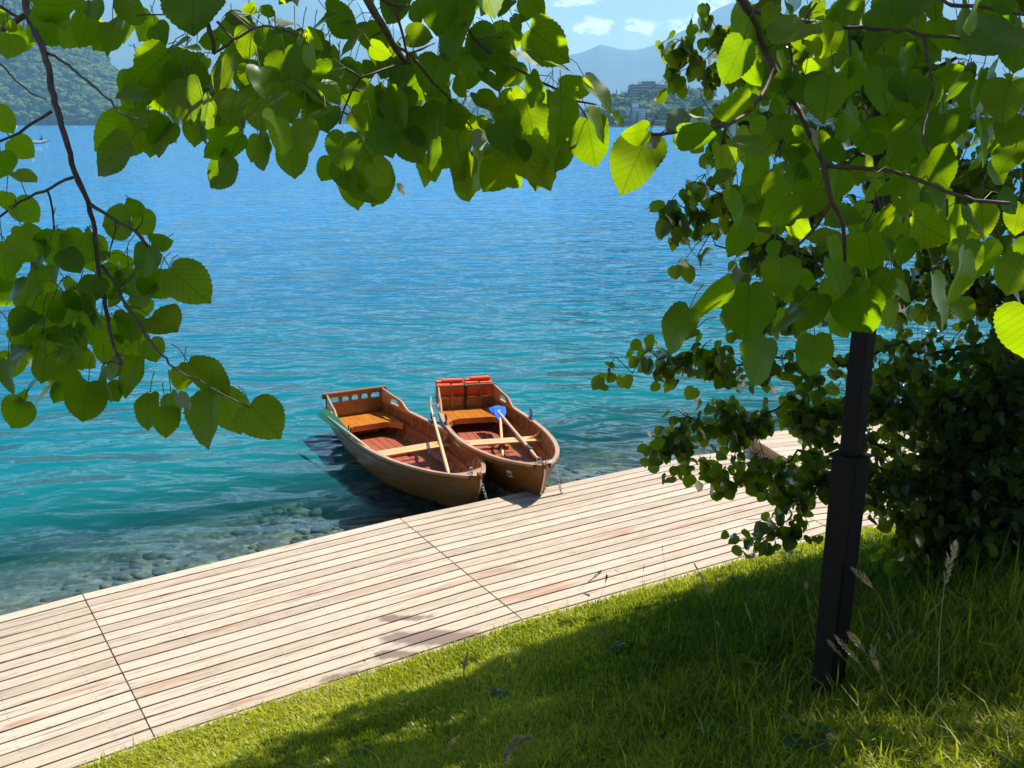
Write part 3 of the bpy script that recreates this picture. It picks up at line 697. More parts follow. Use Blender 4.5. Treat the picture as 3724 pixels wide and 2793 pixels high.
    # side panels with an arched hand hole
    for sd in (1, -1):
        sp = MB(); px = [.03 + j * (.93 - .03) / 45 for j in range(46)]
        def ptop(x):
            q = [(0.0, zt), (.06, zt - .005), (.45, .60), (.60, .585), (.68, .572), (.76, .535), (.86, .475), (.94, .447)]
            return np.interp(x, [a for a, _ in q], [b_ for _, b_ in q])
        hc, hr, h0 = .47, .145, .462
        for xa, xb in zip(px, px[1:]):
            xm = (xa + xb) / 2; pieces = []
            if abs(xm - hc) < hr:
                zt_ = [h0 + .088 * math.sqrt(max(0, 1 - ((x - hc) / hr) ** 2)) for x in (xa, xb)]
                pieces.append((sh(xa) - .02, h0, sh(xb) - .02, h0)); pieces.append((zt_[0], ptop(xa), zt_[1], ptop(xb)))
            else: pieces.append((sh(xa) - .02, ptop(xa), sh(xb) - .02, ptop(xb)))
            for a0, a1, b0, b1 in pieces:
                ya, yb = gb(xa) - .008, gb(xb) - .008; th = .026
                sp.hexa([(xa, sd * (ya - th), a0), (xb, sd * (yb - th), b0), (xb, sd * yb, b0), (xa, sd * ya, a0), (xa, sd * (ya - th), a1), (xb, sd * (yb - th), b1), (xb, sd * yb, b1), (xa, sd * ya, a1)], tint=.35)
        sp.build('side_panel', M['rail'], root)
    # stern seat: planks running fore and aft, hollowed front edge
    se = MB(); zs = .264; n = 9
    def front(y): a = abs(y) / .5; return .70 + .42 * max(0, a - .62) ** 1.3 * 2.2
    hwid = inner_y(.4, zs) - .01
    for j in range(n):
        y0, y1 = -hwid + 2 * hwid * j / n, -hwid + 2 * hwid * (j + 1) / n
        tnt = random.random()
        m = 8
        for q in range(m):
            f0, f1 = q / m, (q + 1) / m; a, b_ = y0 + .0025, y1 - .0025
            X = lambda y, f: .07 + (front(y) - .07) * f
            cl_ = lambda x, y: max(-inner_y(x, zs) + .002, min(inner_y(x, zs) - .002, y))
            P = [(X(a, f0), cl_(X(a, f0), a)), (X(a, f1), cl_(X(a, f1), a)), (X(b_, f1), cl_(X(b_, f1), b_)), (X(b_, f0), cl_(X(b_, f0), b_))]
            se.hexa([(x, y, zs - .02) for x, y in P] + [(x, y, zs) for x, y in P], tint=tnt)
    st = se.build('stern_seat', M['seat'], root)
    ap = MB(); ys = [-hwid + .01 + (2 * hwid - .02) * j / 24 for j in range(25)]
    ap.grid([[(front(y) - .012, y, zs - .021) for y in ys], [(front(y) - .012, y, zs - .095) for y in ys]]); ap.grid([[(front(y) - .03, y, zs - .021) for y in ys], [(front(y) - .03, y, zs - .095) for y in ys]])
    ap.build('seat_apron', M['seat'], st)
    # rowing thwart in two boards with end knees
    for (xa, xb) in ((2.13, 2.26), (2.264, 2.385)):
        th = MB(); P = [(xa, -inner_y(xa, .29) + .004), (xb, -inner_y(xb, .29) + .004), (xb, inner_y(xb, .29) - .004), (xa, inner_y(xa, .29) - .004)]
        th.hexa([(x, y, .285) for x, y in P] + [(x, y, .31) for x, y in P]); th.build('thwart', M['thwart'], root, bevel=.004)
    for sd in (1, -1):
        kn = MB(); q = []
        for j in range(9):
            f = j / 8; z = .31 + (sh(2.25) - .035 - .31) * f; yo = inner_y(2.25, z) + .002; yi = yo - .03 - .17 * (1 - f) ** 2.6
            q.append((yi, yo, z))
        for (a, b_, z0), (c, d, z1) in zip(q, q[1:]):
            kn.hexa([(2.235, sd * a, z0), (2.262, sd * a, z0), (2.262, sd * b_, z0), (2.235, sd * b_, z0), (2.235, sd * c, z1), (2.262, sd * c, z1), (2.262, sd * d, z1), (2.235, sd * d, z1)], tint=.2)
        kn.build('thwart_knee', M['rail'], root)
    # floorboards and foot rest
    for j in range(5):
        y0, y1 = -.30 + j * .122, -.30 + j * .122 + .112
        for xa, xb in ((.75, 1.98), (2.02, 3.35)):
            fb = MB(); zf = .042
            m = 7
            for q in range(m):
                u0, u1 = xa + (xb - xa) * q / m, xa + (xb - xa) * (q + 1) / m
                def yc(x, y): l = max(.02, inner_y(x, zf) - .01); return max(-l, min(l, y))
                A, B_, C_, D_ = (u0, yc(u0, y0)), (u1, yc(u1, y0)), (u1, yc(u1, y1)), (u0, yc(u0, y1))
                if abs(A[1] - D_[1]) < .012 and abs(B_[1] - C_[1]) < .012: continue
                fb.hexa([(x, y, zf - .014) for x, y in (A, B_, C_, D_)] + [(x, y, zf) for x, y in (A, B_, C_, D_)], tint=(j * .23) % 1)
            if fb.V: fb.build('floorboard', M['floor'], root)
    fr = MB(); fr.box((1.74, -.27, .043), (1.80, .27, .075)); fr.box((1.72, .20, .043), (1.86, .26, .10)); fr.box((1.72, -.26, .043), (1.86, -.20, .10)); fr.build('foot_rest', M['floor'], root, bevel=.004)
    # oarlocks
    for sd in (1, -1):
        ol = MB(); x = 1.655; y = sd * (gb(x) + .0); z = sh(x)
        ol.box((x - .09, y - .022, z + .004), (x + .09, y + .022, z + .016)); ol.tube([(x, y, z + .01), (x, y, z + .055)], .011, 8)
        pts = [(x + .052 * math.sin(a) * (1 + .12 * (abs(a) > 2.2)), y, z + .105 - .052 * math.cos(a)) for a in [(-2.55 + 5.1 * q / 14) for q in range(15)]]
        ol.tube(pts, [.010] * 13 + [.008, .006], 7); ol.build('oarlock', M['iron'], root, smooth=True)
        ob = MB(); ob.hexa([(x - .16, sd * (gb(x) - .045), z + .004), (x + .16, sd * (gb(x) - .045), z + .004), (x + .13, sd * (gb(x) + .034), z + .004), (x - .13, sd * (gb(x) + .034), z + .004),
                            (x - .14, sd * (gb(x) - .04), z + .0065), (x + .14, sd * (gb(x) - .04), z + .0065), (x + .12, sd * (gb(x) + .03), z + .0065), (x - .12, sd * (gb(x) + .03), z + .0065)])
        ob.build('oarlock_pad', M['back'], root)
    if variant == 1:     # small registration plate near the bow, screen-left side
        pl = MB(); x = 3.93
        y0, z0 = sect(x, .80); y1, z1 = sect(x, .66); xb = 4.02; a0, c0 = sect(xb, .80); a1, c1 = sect(xb, .66); o = .019
        P = [(x, -(y1 + o), z1), (xb, -(a1 + o), c1), (xb, -(a0 + o), c0), (x, -(y0 + o), z0)]
        def pt(u, v): 
            q = Vector(P[0]).lerp(Vector(P[1]), u); r_ = Vector(P[3]).lerp(Vector(P[2]), u); return q.lerp(r_, v)
        nrm = (Vector(P[1]) - Vector(P[0])).cross(Vector(P[3]) - Vector(P[0])).normalized(); nrm = nrm if nrm.y < 0 else -nrm
        pl.hexa([pt(0, 0), pt(1, 0), pt(1, 1), pt(0, 1)] + [pt(a, b_) + nrm * .003 for a, b_ in ((0, 0), (1, 0), (1, 1), (0, 1))])
        po = pl.build('name_plate', M['white'], root)
        mk = MB(); mk.add([pt(u, v) + nrm * .0045 for u, v in ((.18, .28), (.86, .28), (.86, .52), (.52, .56), (.18, .66))], [(0, 1, 2, 3, 4)]); mk.build('plate_mark', M['black'], po)
    return root
POSES = [((-2.5919, 14.9445), -1.0646, -.007, .0142), ((-.7787, 15.2741), -1.3093, -.019, .0489)]
BOATS = []
for i, (p, hd, roll, trim) in enumerate(POSES):
    b = make_boat(i); b.location = (p[0], p[1], ZW); b.rotation_euler = (roll, -trim, hd); BOATS.append(b)
tag(BOATS[0], 'varnished wooden rowing boat with carved open backrest and a green oar, left of the pair', 'rowing boat', 'rowing boats moored at the boardwalk')
tag(BOATS[1], 'varnished wooden rowing boat carrying orange life vests at its stern, right of the pair', 'rowing boat', 'rowing boats moored at the boardwalk')
def bw(i, x, y, z):
    (p, hd, roll, trim) = POSES[i]
    return Euler((roll, -trim, hd)).to_matrix() @ Vector((x, y, z)) + Vector((p[0], p[1], ZW))
bpy.context.view_layer.update()

# oars: laid across the boats, so things of their own
def oar(tip, grip, blade, label, face, blen=.62, bwid=.085, sleeve=None, curve=0.0):
    tip, grip = Vector(tip), Vector(grip); d = (tip - grip); L = d.length; d.normalize()
    root = tag(empty('oar', grip), label, 'oar', 'oars of the two rowing boats')
    nrm = Vector(face); nrm = (nrm - d * nrm.dot(d)).normalized(); sd = d.cross(nrm)
    s = MB(); q = [0, .10, .12, .16, .5, L - blen + .12, L - blen * .25]; r = [.017, .018, .021, .024, .025, .021, .010]
    s.tube([d * t for t in q], r, 10); s.build('shaft', M['oar'], root, smooth=True)
    if sleeve:
        c = MB(); c.tube([d * sleeve, d * (sleeve + .17)], .0285, 12); c.ring(d * sleeve, d, .036, .013, n=18); c.build('sleeve', M['grey_sleeve'], root, smooth=True)
    b = MB(); n = 14; rows = []
    for side in (1, -1):
        rr = []
        for i in range(n + 1):
            f = i / n; x = L - blen + blen * f
            w_ = bwid * min(1, (.18 + 1.9 * f) if f < .4 else 1.0) * (1 if f < .93 else .86) ; w_ = bwid * (.16 + .84 * min(1, f / .55) ** .8) * (1 - .12 * max(0, f - .9) * 10)
            c = d * x + nrm * (curve * f * f + side * (.011 - .006 * f))
            rr.append([c + sd * w_ * v - nrm * side * .006 * abs(v) for v in (-1, -.6, -.15, 0, .15, .6, 1)])
        b.grid(rr); rows.append(rr)
    A, B_ = rows
    b.grid([[r_[0] for r_ in A], [r_[0] for r_ in B_]]); b.grid([[r_[-1] for r_ in A], [r_[-1] for r_ in B_]]); b.grid([A[-1], B_[-1]]); b.grid([A[0], B_[0]])
    b.build('blade', blade, root, smooth=True)
    return root
def bpx(x, y): return (296.9 + x * .1243, 362.9 + y * .1243)
def laid(tip_px, grip_px, lock, zt, zg):     # the line through two image points that also lies in the oarlock
    best = None
    for a in np.arange(zt[0], zt[1], .02):
        for b in np.arange(zg[0], zg[1], .02):
            T, G = on(*bpx(*tip_px), a), on(*bpx(*grip_px), b); d = (T - G).normalized(); q = lock - G; e = (q - d * q.dot(d)).length
            if best is None or e < best[0]: best = (e, T, G)
    return best[1], best[2]
lockL = bw(0, 1.655, -gb(1.655), sh(1.655) + .085); lockR = bw(0, 1.655, gb(1.655), sh(1.655) + .085)
tip, grip = laid((190, 388), (690, 778), lockL, (-.1, .5), (-.1, .3))
oar(tip, grip, M['green'], 'green bladed wooden oar lying over the near side of the left boat', (-.15, -1, .75), (tip - grip).length * .52, .086)
tip, grip = laid((1060, 296), (1222, 897), lockR, (.1, 1.0), (-.15, .35))
oar(tip, grip, M['oar'], 'bare wooden oar standing edgeways in the right oarlock of the left boat', (.8, -.55, .1), .62, .075, curve=.05)
for (tp_, gp, zt, zg, lb) in (((1630, 348), (1655, 752), .10, -.10, 'blue bladed oar lying straight along the right boat, in front'), ((1585, 350), (1935, 770), .08, .04, 'blue bladed oar lying slantwise to the bow of the right boat')):
    oar(on(*bpx(*tp_), zt), on(*bpx(*gp), zg), M['blue'], lb, (.1, -1, .8), .60, .098, sleeve=.34)

# life vests
def life_vest(i, x, y, z, w_, h, th, label, rot=0.0, mat=None, label_patch=False, tilt=0.0):
    mat = mat or M['vest']; root = tag(empty('life_vest'), label, 'life vest', 'life vests stowed in the boats')
    root.location = bw(i, x, y, z); root.rotation_euler = Euler((POSES[i][2], -POSES[i][3] + tilt, POSES[i][1] + rot))
    def pad(name, y0, y1, z0, z1, x0, x1, par=root):
        m = MB(); m.box((x0, y0, z0), (x1, y1, z1)); o = m.build(name, mat, par, bevel=min(.012, (x1 - x0) * .3)); return o
    a = w_ / 2
    p1 = pad('front_pad', -a, -.012, 0, h * .92, 0, th); p2 = pad('front_pad', .012, a, 0, h * .9, 0, th)
    pad('back_pad', -a * .98, a * .96, .02, h, -th - .006, -.006); pad('collar', -a * .55, a * .92, h * .96, h * 1.06, -th * .9, th * .2)
    for z0 in (h * .25,):
        s = MB(); s.box((-th - .010, -a - .004, z0), (th + .004, a + .004, z0 + .032)); s.build('strap', M['strap'], root, bevel=.004)
    s = MB(); s.box((th + .004, -.03, h * .25 - .006), (th + .018, .03, h * .25 + .038)); s.build('buckle', M['strap'], root, bevel=.004)
    if label_patch:
        s = MB(); s.box((th, -a * .75, h * .45), (th + .003, -a * .15, h * .8)); s.build('patch', M['white'], p1)
    return root
life_vest(1, -.11, -.245, .30, .47, .41, .10, 'orange life vest behind the backrest of the right boat, left one')
life_vest(1, -.10, .235, .30, .46, .43, .10, 'orange life vest behind the backrest of the right boat, right one', rot=.03)
life_vest(0, .42, -.20, .045, .27, .19, .09, 'dull red life vest with a white patch under the stern seat', rot=.1, mat=M['vest_dark'], label_patch=True)
life_vest(0, .40, .10, .045, .27, .19, .09, 'dull red life vest without a patch under the stern seat', rot=-.1, mat=M['vest_dark'])
# small shelf carrying the vests behind the right boat's transom, and the black strap that ties them
s = MB(); s.box((-.24, -.48, .262), (-.004, .48, .292)); s.build('stern_shelf', M['back'], BOATS[1], bevel=.004)
s = MB(); s.tube([(-.02, -.02, .70), (.03, -.02, .685), (.085, -.02, .66), (.088, -.02, .48), (.10, -.03, .30), (.16, .02, .275)], .022, 4); s.build('tie_strap', M['strap'], BOATS[1])

# mooring chains
def chain(pts, label, link_r=.021):
    P = [Vector(p) for p in pts]; seg = [(b - a).length for a, b in zip(P, P[1:])]; tot = sum(seg); n = int(tot / (link_r * 1.9))
    m = MB()
    for i in range(n):
        s_ = tot * (i + .5) / n; j = 0
        while s_ > seg[j]: s_ -= seg[j]; j += 1
        c = P[j].lerp(P[j + 1], s_ / seg[j]); d = (P[j + 1] - P[j]).normalized(); u = d.orthogonal().normalized()
        if i % 2: u = d.cross(u)
        pt = [c + (d * math.cos(a) * link_r * 1.25 + u * math.sin(a) * link_r * .75) for a in [6.2832 * q / 10 for q in range(11)]]
        m.tube([p - c for p in pt], .0055, 5, tint=.5); 
        for q in range(len(m.V) - len(pt) * 5, len(m.V)): m.V[q] = tuple(Vector(m.V[q]) + c)
    return tag(m.build('mooring_chain', M['steel'], smooth=True), label, 'chain', 'mooring chains of the rowing boats')
a = bw(0, 4.53, .03, .50); chain([a, a + Vector((.06, -.03, -.2)), a + Vector((.17, -.08, -.56)), a + Vector((.24, -.05, -.72))], 'steel mooring chain hanging from the bow of the left boat')
a = bw(1, 4.30, .0, .60); c = bw(1, 4.36, .19, .60); chain([a, bw(1, 4.40, .10, .605), c, c + Vector((.04, .0, -.22)), c + Vector((.14, -.02, -.62)), c + Vector((.20, .0, -.85))], 'steel mooring chain draped over the right side of the right boat')
# ------------------------------------------------------------------ leaves
def leaf_template(side, teeth, bend=True):
    """linden leaf: heart-shaped base at the origin, tip at (0,1). Returns vertices (x,y) and faces; rows of left edge, mid-left, midrib, mid-right, right edge"""
    prof = [(-.045, .17), (-.01, .30), (.07, .41), (.19, .475), (.33, .495), (.47, .48), (.6, .435), (.71, .365), (.80, .285), (.875, .195), (.93, .10), (.965, .035), (1.0, .008)]
    ys = np.linspace(0, 1, side); py = [a for a, _ in prof]; pw = [b for _, b in prof]
    V = []; F = []
    for i, s_ in enumerate(ys):
        y = -.045 + 1.045 * s_; wd = float(np.interp(y, py, pw))
        if teeth and 0 < i < side - 1: wd += .016 if i % 2 else -.010
        ymid = max(y, .035)     # the notch at the stalk
        V += [(-wd, y), (-wd * .5, y * .65 + ymid * .35), (0, ymid), (wd * .5, y * .65 + ymid * .35), (wd, y)]
    for i in range(side - 1):
        for j in range(4): F.append((5 * i + j, 5 * i + j + 1, 5 * i + 6 + j, 5 * i + 5 + j))
    return np.array(V), np.array(F)
T_HERO = leaf_template(25, True); T_MID = leaf_template(7, False)
T_LOW = (np.array([(0, 0), (.44, .08), (.46, .45), (0, 1.0), (-.46, .45), (-.44, .08), (0, .5)]), np.array([(0, 1, 6, 5), (1, 2, 6, 6), (2, 3, 6, 6), (6, 3, 4, 4), (5, 6, 4, 4)]))
def leaves(name, O, YD, ND, S, mat, parent, tpl, fold=.25, droop=.18, wave=.03, tint=None, shrink=None):
    """O base points, YD tip directions, ND face normals, S lengths; every leaf folded, drooping and waved a little differently"""
    O, YD, ND = np.asarray(O, float), np.asarray(YD, float), np.asarray(ND, float); n = len(O)
    YD = YD / np.linalg.norm(YD, axis=1)[:, None]; ND = ND - YD * (ND * YD).sum(1)[:, None]; ND = ND / np.maximum(1e-6, np.linalg.norm(ND, axis=1))[:, None]
    XD = np.cross(YD, ND); tv, tf = tpl; m = len(tv); S = np.asarray(S, float)
    x = tv[None, :, 0] * rng.uniform(.9, 1.1, (n, 1)); y = np.repeat(tv[None, :, 1], n, 0)
    fd = rng.normal(fold, abs(fold) * .6, (n, 1)); dr = rng.normal(droop, abs(droop) * .8, (n, 1)); ph = rng.uniform(0, 6.28, (n, 1))
    z = fd * np.abs(x) * .8 - dr * y * y + wave * np.sin(9 * y + ph) * np.abs(x) * 2 + .25 * rng.normal(0, .5, (n, 1)) * x * y
    x = x + .10 * rng.normal(0, 1, (n, 1)) * y * y
    V = O[:, None, :] + S[:, None, None] * (x[:, :, None] * XD[:, None, :] + y[:, :, None] * YD[:, None, :] + z[:, :, None] * ND[:, None, :])
    F = (np.arange(n)[:, None, None] * m + tf[None]).reshape(-1, tf.shape[1])
    if tf.shape[1] == 4 and (tf[:, 2] == tf[:, 3]).any():
        d = F[:, 2] == F[:, 3]; FF = [F[~d], F[d][:, :3]]
    else: FF = [F]
    tint = rng.random(n) if tint is None else np.asarray(tint)
    return npmesh(name, V.reshape(-1, 3), FF, mat, parent, smooth=True, uv=np.tile(tv, (n, 1)), attrs={'tint': np.repeat(tint, m)})
RIGHT = Vector((1, 0, 0)); FWD = Vector((0, math.cos(PITCH), -math.sin(PITCH))); UPC = Vector((0, math.sin(PITCH), math.cos(PITCH)))

# ------------------------------------------------------------------ the linden branches hanging in front of the view, leaf by leaf
K = 931 / 2212 / 3.637
TILES = {'A': (0, 0, K), 'B': (256, 0, K), 'C': (512, 0, K), 'D': (768, 0, K), 'E': (0, 192, K), 'F': (512, 192, K), 'H': (768, 192, K), 'G': (0, 330, .13673)}
def tp(t, x, y): ox, oy, k = TILES[t]; return ox + x * k, oy + y * k
# tile: base x, base y, tip x, tip y, apparent width / length
HERO = {
'A': "800,0,850,385,.9 1080,140,985,535,.7 1000,-60,1260,130,.8 1700,-150,1640,270,1.3 450,80,610,265,.6 300,110,480,290,.7 280,30,660,100,.5 100,150,-60,260,.8 80,290,100,570,.75 1640,340,1320,430,.45 1600,420,1760,450,.6 1900,340,1690,300,.6 1460,450,1140,730,.7 1350,770,1030,1020,.85 1700,520,1340,900,1 1600,680,1570,1110,.9 2030,520,1780,790,.8 2050,780,1990,1170,.95 1190,1040,770,1310,.75 1130,1230,800,1515,.85 1420,1050,1325,1440,.85 2075,1140,1710,1440,.45 2000,1350,1740,1690,.95 2250,1180,2190,1440,.7 -60,930,140,1190,.8 90,1200,320,1375,.85 0,1300,20,1640,.7 130,1480,330,1650,.6 2180,260,2010,500,1 2212,60,2060,90,.6 2030,110,2212,180,.6 2150,560,2100,760,.8 1750,870,1830,1120,.6 1450,560,1250,660,.7 1580,560,1480,880,.9 1150,-80,1060,150,.8 620,-60,720,120,.7",
'B': "240,430,360,840,.95 960,220,620,510,.6 760,100,320,250,.42 150,80,0,110,.5 990,390,1200,510,.55 1020,640,870,520,.8 1180,490,1050,710,1 1570,470,1480,910,.95 1150,750,1180,1180,.7 1450,910,1540,1340,.9 1600,-100,1540,330,.9 1750,0,1800,630,.6 1650,80,1590,440,.4 1290,300,1560,330,1 1250,-50,1100,210,1 1380,0,1450,250,.6 1200,20,1190,160,1.5 760,1140,770,1500,.85 760,1350,820,1690,.85 430,1030,440,1420,.85 270,1220,360,1590,.75 180,1000,100,1400,.6 20,1170,90,1500,.6 1000,1050,1130,1430,.9 1000,1400,1200,1640,.9 1300,1130,1430,1460,.9 1560,1200,1535,1530,.5 1730,1170,1590,1480,.5 1750,1300,1820,1760,.6 1930,1290,1960,1690,.45 2010,1240,2150,1500,.6 2060,1060,2250,1290,.9 2040,1100,1870,1040,.4 1650,880,1800,1110,.7 1900,800,2150,1030,.7 1900,480,1890,800,.5 2180,560,2090,800,.7 2190,290,2150,490,.8 2212,0,2060,160,.7 1500,10,1990,80,.4 50,260,120,460,1 310,280,170,360,.7 400,290,310,410,.7 430,260,600,465,.5 450,380,480,660,.6 580,510,560,720,.7 620,520,720,720,.7 740,570,760,780,.5 810,720,980,850,.8 450,680,600,930,.6 560,710,760,930,.6 600,940,640,1140,1.2 820,960,950,1090,.9 1060,730,990,950,.5 1280,750,1290,930,1.1 1330,1050,1470,1340,.4 1290,930,1240,1120,.4 100,900,330,880,.6 30,580,60,900,.8 190,710,120,860,.5 1740,640,1870,830,.6 1640,340,1740,600,.5 840,190,715,290,.7 230,-20,255,75,.8 1910,300,1960,450,.6 1250,980,1180,1260,.7 1450,1000,1380,1280,.6",
'C': "150,240,550,550,.72 260,520,570,590,.42 620,665,960,950,.55 400,740,730,880,.6 420,830,510,1290,.65 650,1010,780,1510,.7 650,960,930,1160,.6 400,1190,530,1420,.6 110,850,180,1250,.9 250,790,130,930,.9 160,630,340,860,.45 80,1200,120,1420,.7 0,1250,220,1790,.8 1190,1160,900,1790,.85 870,980,1010,1060,.8 1180,1110,940,1220,.6 1420,1140,1830,1230,.45 2010,330,1775,775,.78 2000,0,1980,420,.55 2060,850,1690,1000,.7 2212,1060,2060,1400,.9 1800,1250,1700,1680,.6 1900,1200,2190,1480,.7 100,-60,250,160,.7 170,60,20,200,.8 0,140,90,300,.8 60,530,10,750,.8 1900,1480,1690,1640,.6 2150,1330,2000,1650,.8",
'D': "1100,-100,1080,380,1 1180,390,1260,690,.9 1000,590,960,1090,.95 1450,690,1770,570,.7 1860,590,1800,980,.7 1960,600,1720,1000,.6 1385,1335,1600,1690,1 1230,1110,830,1450,.8 740,900,640,1330,.6 530,650,460,1090,.8 540,470,360,520,.9 330,200,60,560,.8 450,200,450,390,.7 450,0,400,180,1 820,90,680,240,.7 1420,0,1440,215,1.1 1800,80,1570,270,.6 1830,110,1990,170,.8 2000,-20,2150,140,.9 2120,220,1650,500,.8 2200,260,2030,640,.8 1520,980,1600,1400,.9 1800,1060,1690,1450,.55 1300,800,1050,1120,.5 1400,700,1260,1050,.8 1300,330,1560,560,.8 130,1300,400,1260,.6 480,1230,640,1450,.5 210,1440,330,1660,.8 820,520,650,900,.6 200,1100,300,1310,.7 2100,700,1900,1100,.7 2180,1000,2000,1300,.8 2150,1250,1980,1560,.7 1950,1100,1860,1400,.6 60,30,-40,230,.8 150,20,200,150,.7 320,640,280,960,.8 700,560,640,720,.6 1000,300,900,380,.6 950,1480,880,1600,.7 120,1000,60,1260,.8 1380,-60,1250,180,.7 700,-60,800,110,.8 1000,1600,1200,1640,.6 60,860,200,1000,.6 1700,620,1560,940,.8 860,1180,1000,1380,.8",
'E': "1140,240,835,310,1 1230,190,1080,40,.9 1200,190,1370,385,1 130,80,370,290,.9 40,420,360,600,.7 20,420,60,790,.8 180,290,385,600,.6 460,320,400,530,.6 560,500,665,780,1 930,560,690,500,.6 400,640,200,980,.9 210,800,-50,1000,.7 540,870,560,1240,.8 550,880,740,1060,.5 1290,470,1080,640,.9 1080,720,930,650,.7 1380,520,1160,750,.8 1380,680,1050,1020,.8 1460,650,1880,1040,.85 1450,690,1270,1030,.7 1040,860,880,1000,.9 270,1020,90,1290,.95 880,1060,800,1420,.95 1100,1040,1100,1330,.7 1300,1080,1580,1355,.8 1300,1270,1400,1510,1 420,1130,590,1490,.9 280,1320,-40,1450,.6 1300,430,1440,500,.6 1000,1230,1080,1340,.6 1120,1230,1180,1360,.6 100,1180,240,1340,.7 60,0,20,160,.7 300,650,430,800,.7 560,1240,420,1420,.8",
'G': "650,370,575,755,.9 330,190,300,420,1 60,220,-20,500,.8 180,510,20,740,.9 450,330,90,650,.33 1010,190,990,540,.8 1100,460,1060,755,.8 1250,460,1325,755,.75 1210,560,1230,800,.8 1350,270,1330,440,1.1 1370,230,1710,500,.45 1550,440,1650,890,.75 1600,430,1690,820,.75 1825,540,2065,840,.9 870,240,730,350,.8 540,160,710,240,.8 780,390,850,560,.9 840,250,800,380,.8 200,460,60,530,.5",
'F': "1540,1000,1210,1310,.55 1880,680,1350,1320,.35 2000,200,1890,670,.7 2050,800,1950,1400,.75 1600,1180,1380,1330,.5 2200,1250,1930,1660,.5 1900,20,1950,330,.7",
'H': "790,830,820,1310,.95 1420,700,1385,1280,.62 1700,490,1690,1120,.65 850,340,970,770,.85 1240,200,1640,380,.6 1700,120,1800,500,.65 1400,-50,1530,210,.8 120,560,100,950,.85 520,570,690,930,.7 450,880,310,1270,.6 400,1230,430,1610,1.05 970,160,1080,390,1 790,200,450,310,.6 640,420,280,500,.7 1200,400,1180,690,.9 2230,970,2150,1560,.75 2212,540,2000,950,.6 200,0,60,400,.8 2000,0,2150,220,.9 330,900,120,1020,.6 700,900,820,1350,.8 300,1000,10,1280,.35 60,420,30,600,.7 560,380,640,620,.7 150,280,260,130,.6 120,1000,40,1200,.6 2200,100,2050,420,.7 1000,420,1100,640,.7",
}
PALE = {'B': "150,150,370,190,.5 1950,1120,1960,1290,.75 1240,1580,1310,1660,.5", 'C': "0,430,250,490,.5 1500,960,1310,1110,.9 1480,960,1710,1060,.7 1230,1150,1190,1310,.5", 'D': "370,1110,460,1310,.55", 'G': "1300,460,1395,580,.6", 'F': "1960,660,1940,800,.4"}
def parse(s): return [tuple(float(v) for v in q.split(',')) for q in s.split()]
def area(px, py): return 'left' if (px < 140 and (py > 60 or px < 80)) or (py > 190 and px < 300) else ('right' if px > 655 else 'top')
BR = {}
STEMS = {   # tile points with apparent thickness at both ends
'left': ["A 215,-60 230,80 290,250 370,430 420,620 470,880 530,1080 590,1260 640,1480 740,1680 820,1990 840,2260 870,2440 900,2540 930,2760 970,2950 1010,3060 1050,3150|70,26", "A 200,130 100,210 0,290 -120,360|46,40", "A -60,40 60,90 150,140 420,165|40,16", "A 400,450 560,540 700,660 850,780 960,880 1040,970 1180,1030|26,14", "A -60,510 0,545 140,700 270,810 400,860|20,10", "A 450,970 300,1050 160,1150 -60,1250|28,20",
  "A 620,1530 500,1580 380,1650 230,1708 130,1768 0,1878|28,22", "E 410,-10 450,150 480,380 550,500|22,12", "E 780,110 900,170 1030,270 1160,330 1290,480|36,22", "E 1000,270 980,430 930,570|18,10", "E 1160,330 1230,260 1220,180|14,8", "E 880,640 980,770 1070,950 1190,1120 1290,1280 1400,1410 1560,1560 1760,1650 2000,1790 2160,1870|34,10", "E 860,790 730,800 600,860 540,870|18,12", "E 1010,1390 1110,1430|14,8", "E 1050,1490 960,1460 880,1510|16,10"],
'top': ["B 930,-60 1040,130 1130,280 1210,420 1300,540|66,44", "B 1060,-20 1190,40 1310,45|36,24", "B 1200,50 1240,200 1290,380 1330,570|26,14", "B 1210,400 1330,460 1380,530|30,22", "B 1330,460 1430,430 1540,370|20,12", "B 420,720 580,860 720,950 890,1045|22,14", "B 1300,540 1010,630 900,680 820,800 760,930 725,1070|24,14", "B 770,590 900,670|18,14", "B 1380,530 1500,680 1640,820 1740,950 1870,1110|26,16", "B 1790,200 1910,360 2000,430 2140,530 2212,575 2450,700 2600,770 2750,870 2950,905|34,16", "C 560,880 650,1020 700,1090|16,10", "A 1790,140 1800,220 1830,330 1850,460|40,30", "A 1880,190 2010,340|28,22", "A 1850,460 2212,240 2430,250 2640,320|24,14", "B 1090,280 990,320|18,12", "A 1180,130 1420,125 1500,70|14,10", "A 2000,110 2180,270|22,16", "B 1910,360 2000,320 2120,330|14,8"],
'right': ["C 1930,-60 2070,130 2130,310 2212,470 2312,700 2442,900 2542,1080 2612,1230 2682,1400 2735,1640 2770,1750 2835,1880 2865,2060 2870,2280|76,34", "C 2050,60 2212,140 2532,180 2852,235 3042,240 3412,265 3552,310 3812,320 4042,360 4222,450|46,26", "D 1480,-20 1600,40 1850,60 2010,100 2230,130|36,24", "D 160,190 190,400 210,600 200,780 190,930 150,1150 100,1340|26,16", "D 700,250 720,560|28,24", "D 1350,320 1380,520 1420,720 1390,930 1350,1080 1345,1200 1390,1320|28,14", "D 470,1400 550,1440 800,1450 1150,1500 1500,1640 1850,1740 2100,1760|40,24", "H 550,90 420,280 300,430 170,540|34,20", "C 1210,1160 1420,1145 1700,1095 1900,1060 2100,900 2212,700 2260,560|24,40", "D 420,20 320,160 0,420|24,14", "H 1550,60 1545,220|18,14", "H 940,0 900,180 830,290|18,12"],
}
